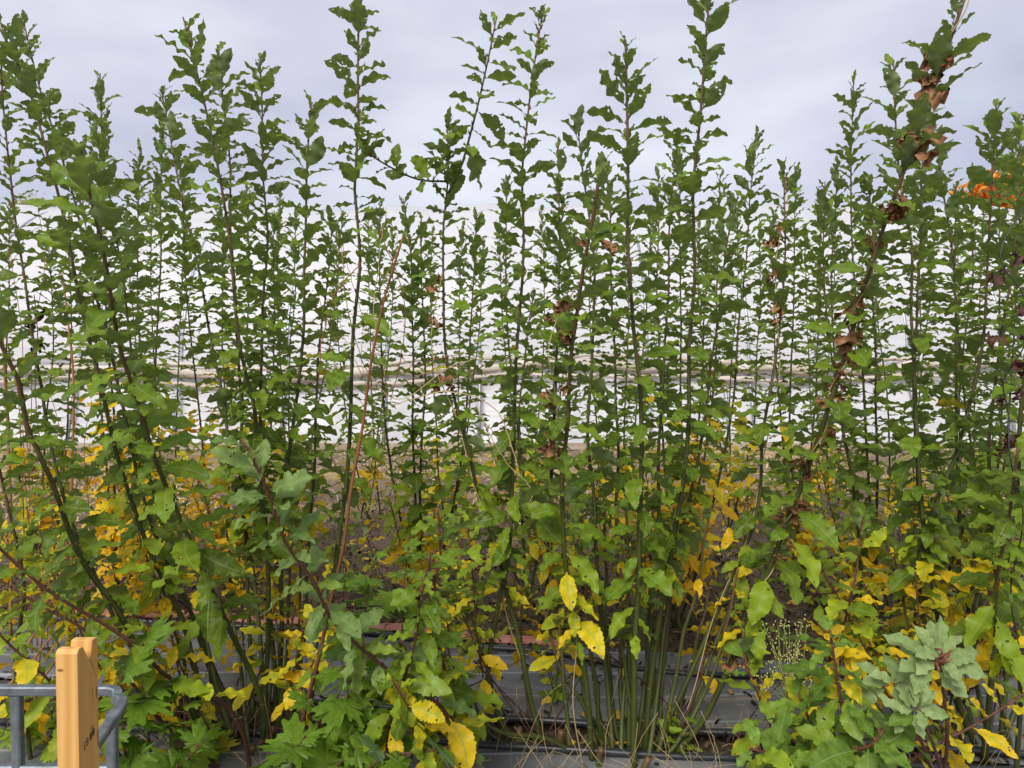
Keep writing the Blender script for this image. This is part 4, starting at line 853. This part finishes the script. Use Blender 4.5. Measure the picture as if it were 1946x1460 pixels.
# a small knot on the front face and the worn ink stamp on the side
kv = []; c = at(114, 1274, Y0-.0008)
V = np.array([c]+[c+np.array([.0062*math.cos(a), 0, .0032*math.sin(a)]) for a in np.linspace(0, 2*math.pi, 14, endpoint=False)]); e = np.arange(14)
link_mesh('knot', V, np.stack([e*0, 1+e, 1+(e+1) % 14], -1), M['knot'], post)
st = Acc(); xs_ = X1+.0009
def inkbar(y0, z0, y1, z1, w=.0014):
    d = np.array([y1-y0, z1-z0]); l = np.hypot(*d); nn = np.array([-d[1], d[0]])/l*w/2
    V = np.array([[xs_, y0+nn[0], z0+nn[1]], [xs_, y1+nn[0], z1+nn[1]], [xs_, y1-nn[0], z1-nn[1]], [xs_, y0-nn[0], z0-nn[1]]]); st.add(V, np.array([[0, 1, 2, 3]]))
zc = at(160, 1420, 1.53)[2]; yb = Y0+.018
for k, (gy, gl) in enumerate([(0, [(0, 0, 0, 1), (0, 0, .6, 0), (0, .5, .5, .5), (0, 1, .6, 1)]), (.0085, [(0, 0, 0, 1), (0, 1, .6, .9), (.6, .9, .6, .1), (0, 0, .6, .1), (0, .5, .6, .5)]),
                              (.0215, [(0, 0, 0, 1), (.3, 0, .3, 1), (.6, 0, .6, 1), (0, 0, .6, 0), (0, .5, .6, .5)]), (.0300, [(0, 0, 0, 1), (.25, 0, .25, 1), (.5, 0, .5, 1), (.75, 0, .75, 1), (0, 1, .75, 1), (0, .55, .75, .55)])]):
    for a, b1, c1, d1 in gl: inkbar(yb+gy+a*.009, zc+b1*.016+gy*.45, yb+gy+c1*.009, zc+d1*.016+gy*.45)
inkbar(yb+.024, zc+.032, yb+.036, zc+.037)
st.build('ink_stamp', M['ink'], post)
crk = Acc()
for (ya, za, yb_, zb_, w_) in ((.044, 1.0, .058, .972, .0011), (.058, .972, .061, .957, .0008), (.0655, .93, .067, .905, .0018), (.050, .935, .053, .90, .0009), (.068, .835, .069, .80, .0018)):
    za += zf-1.035; zb_ += zf-1.035
    crk.add(np.array([[xs_, Y0+ya-w_/2, za], [xs_, Y0+ya+w_/2, za], [xs_, Y0+yb_+w_/2, zb_], [xs_, Y0+yb_-w_/2, zb_]]), np.array([[0, 3, 2, 1]]))
crk.build('crack', M['ink'], post)
def bar3(name, P, r, parent, ns=4):
    """square steel tube along P"""
    P = np.array(P, float); n = len(P); T = np.gradient(P, axis=0); T /= np.linalg.norm(T, axis=1)[:, None]
    ref = np.array([0, 1., 0]); V = []
    for k in range(n):
        if k == 0: rf = ref if abs(T[k] @ ref) < .95 else UP; a = np.cross(T[k], rf)
        else: a = a-(a @ T[k])*T[k]
        a = a*1.0; a /= np.linalg.norm(a); b_ = np.cross(T[k], a)
        for s_, c_ in ((1, .72), (.72, 1), (-.72, 1), (-1, .72), (-1, -.72), (-.72, -1), (.72, -1), (1, -.72)): V.append(P[k]+a*r*s_+b_*r*c_)
    i = np.arange(n-1)[:, None]*8; j = np.arange(8)[None]; Fq = np.stack([i+j, i+(j+1) % 8, i+8+(j+1) % 8, i+8+j], -1).reshape(-1, 4)
    V = np.array(V+[P[0], P[-1]]); e = np.arange(8); k = len(V)-2
    Ft = np.vstack([np.stack([e*0+k, (e+1) % 8, e], -1), np.stack([e*0+k+1, (n-1)*8+e, (n-1)*8+(e+1) % 8], -1)])
    return link_mesh(name, V, [Fq, Ft], M['steel'], parent, False)
fd = 1.95; tr_ = at(0, 1312, fd)[2]
fr_ = empty('steel_frame', (at(120, 1312, fd)[0], fd, 0), 'galvanised square tube steel frame standing behind the timber post', 'frame')
def fx(px, d=fd): return at(px, 1312, d)[0]
R_ = .0125
L_ = fx(-420)
corner = [(L_, fd, tr_), (fx(200), fd, tr_), (fx(214), fd-.005, tr_), (fx(226), fd-.03, tr_), (fx(231), fd-.07, tr_-.006)]
e1 = at(228, 1338, 1.78); e2 = at(166, 1425, 1.62)
BR = ([(fx(206), fd, tr_), (fx(214)+.014, fd-.006, tr_-.003), (fx(214)+.024, fd-.024, tr_-.012), tuple(at(232, 1338, 1.87)), tuple(at(202, 1384, 1.77)), tuple(at(172, 1430, 1.67)), tuple(at(168, 1450, 1.645)),])
BR = [tuple(p) for p in catmull(BR, 34)]
bar3('top_rail', [(L_, fd, tr_), (fx(100), fd, tr_)]+BR+[(BR[-1][0], BR[-1][1], BR[-1][2]-.05), (BR[-1][0], BR[-1][1], 0)], R_, fr_)
for px in (-330, -150, 32, 212):
    x = fx(px); z1_ = tr_-R_ if px != 212 else at(212, 1352, fd)[2]
    bar3('upright', [(x, fd, 0), (x, fd, .3), (x, fd, z1_)], R_, fr_)
bar3('lower_rail', [(L_, fd, at(0, 1462, fd)[2]), (fx(100), fd, at(0, 1462, fd)[2]), (fx(206), fd, at(0, 1462, fd)[2])], R_*.98, fr_)
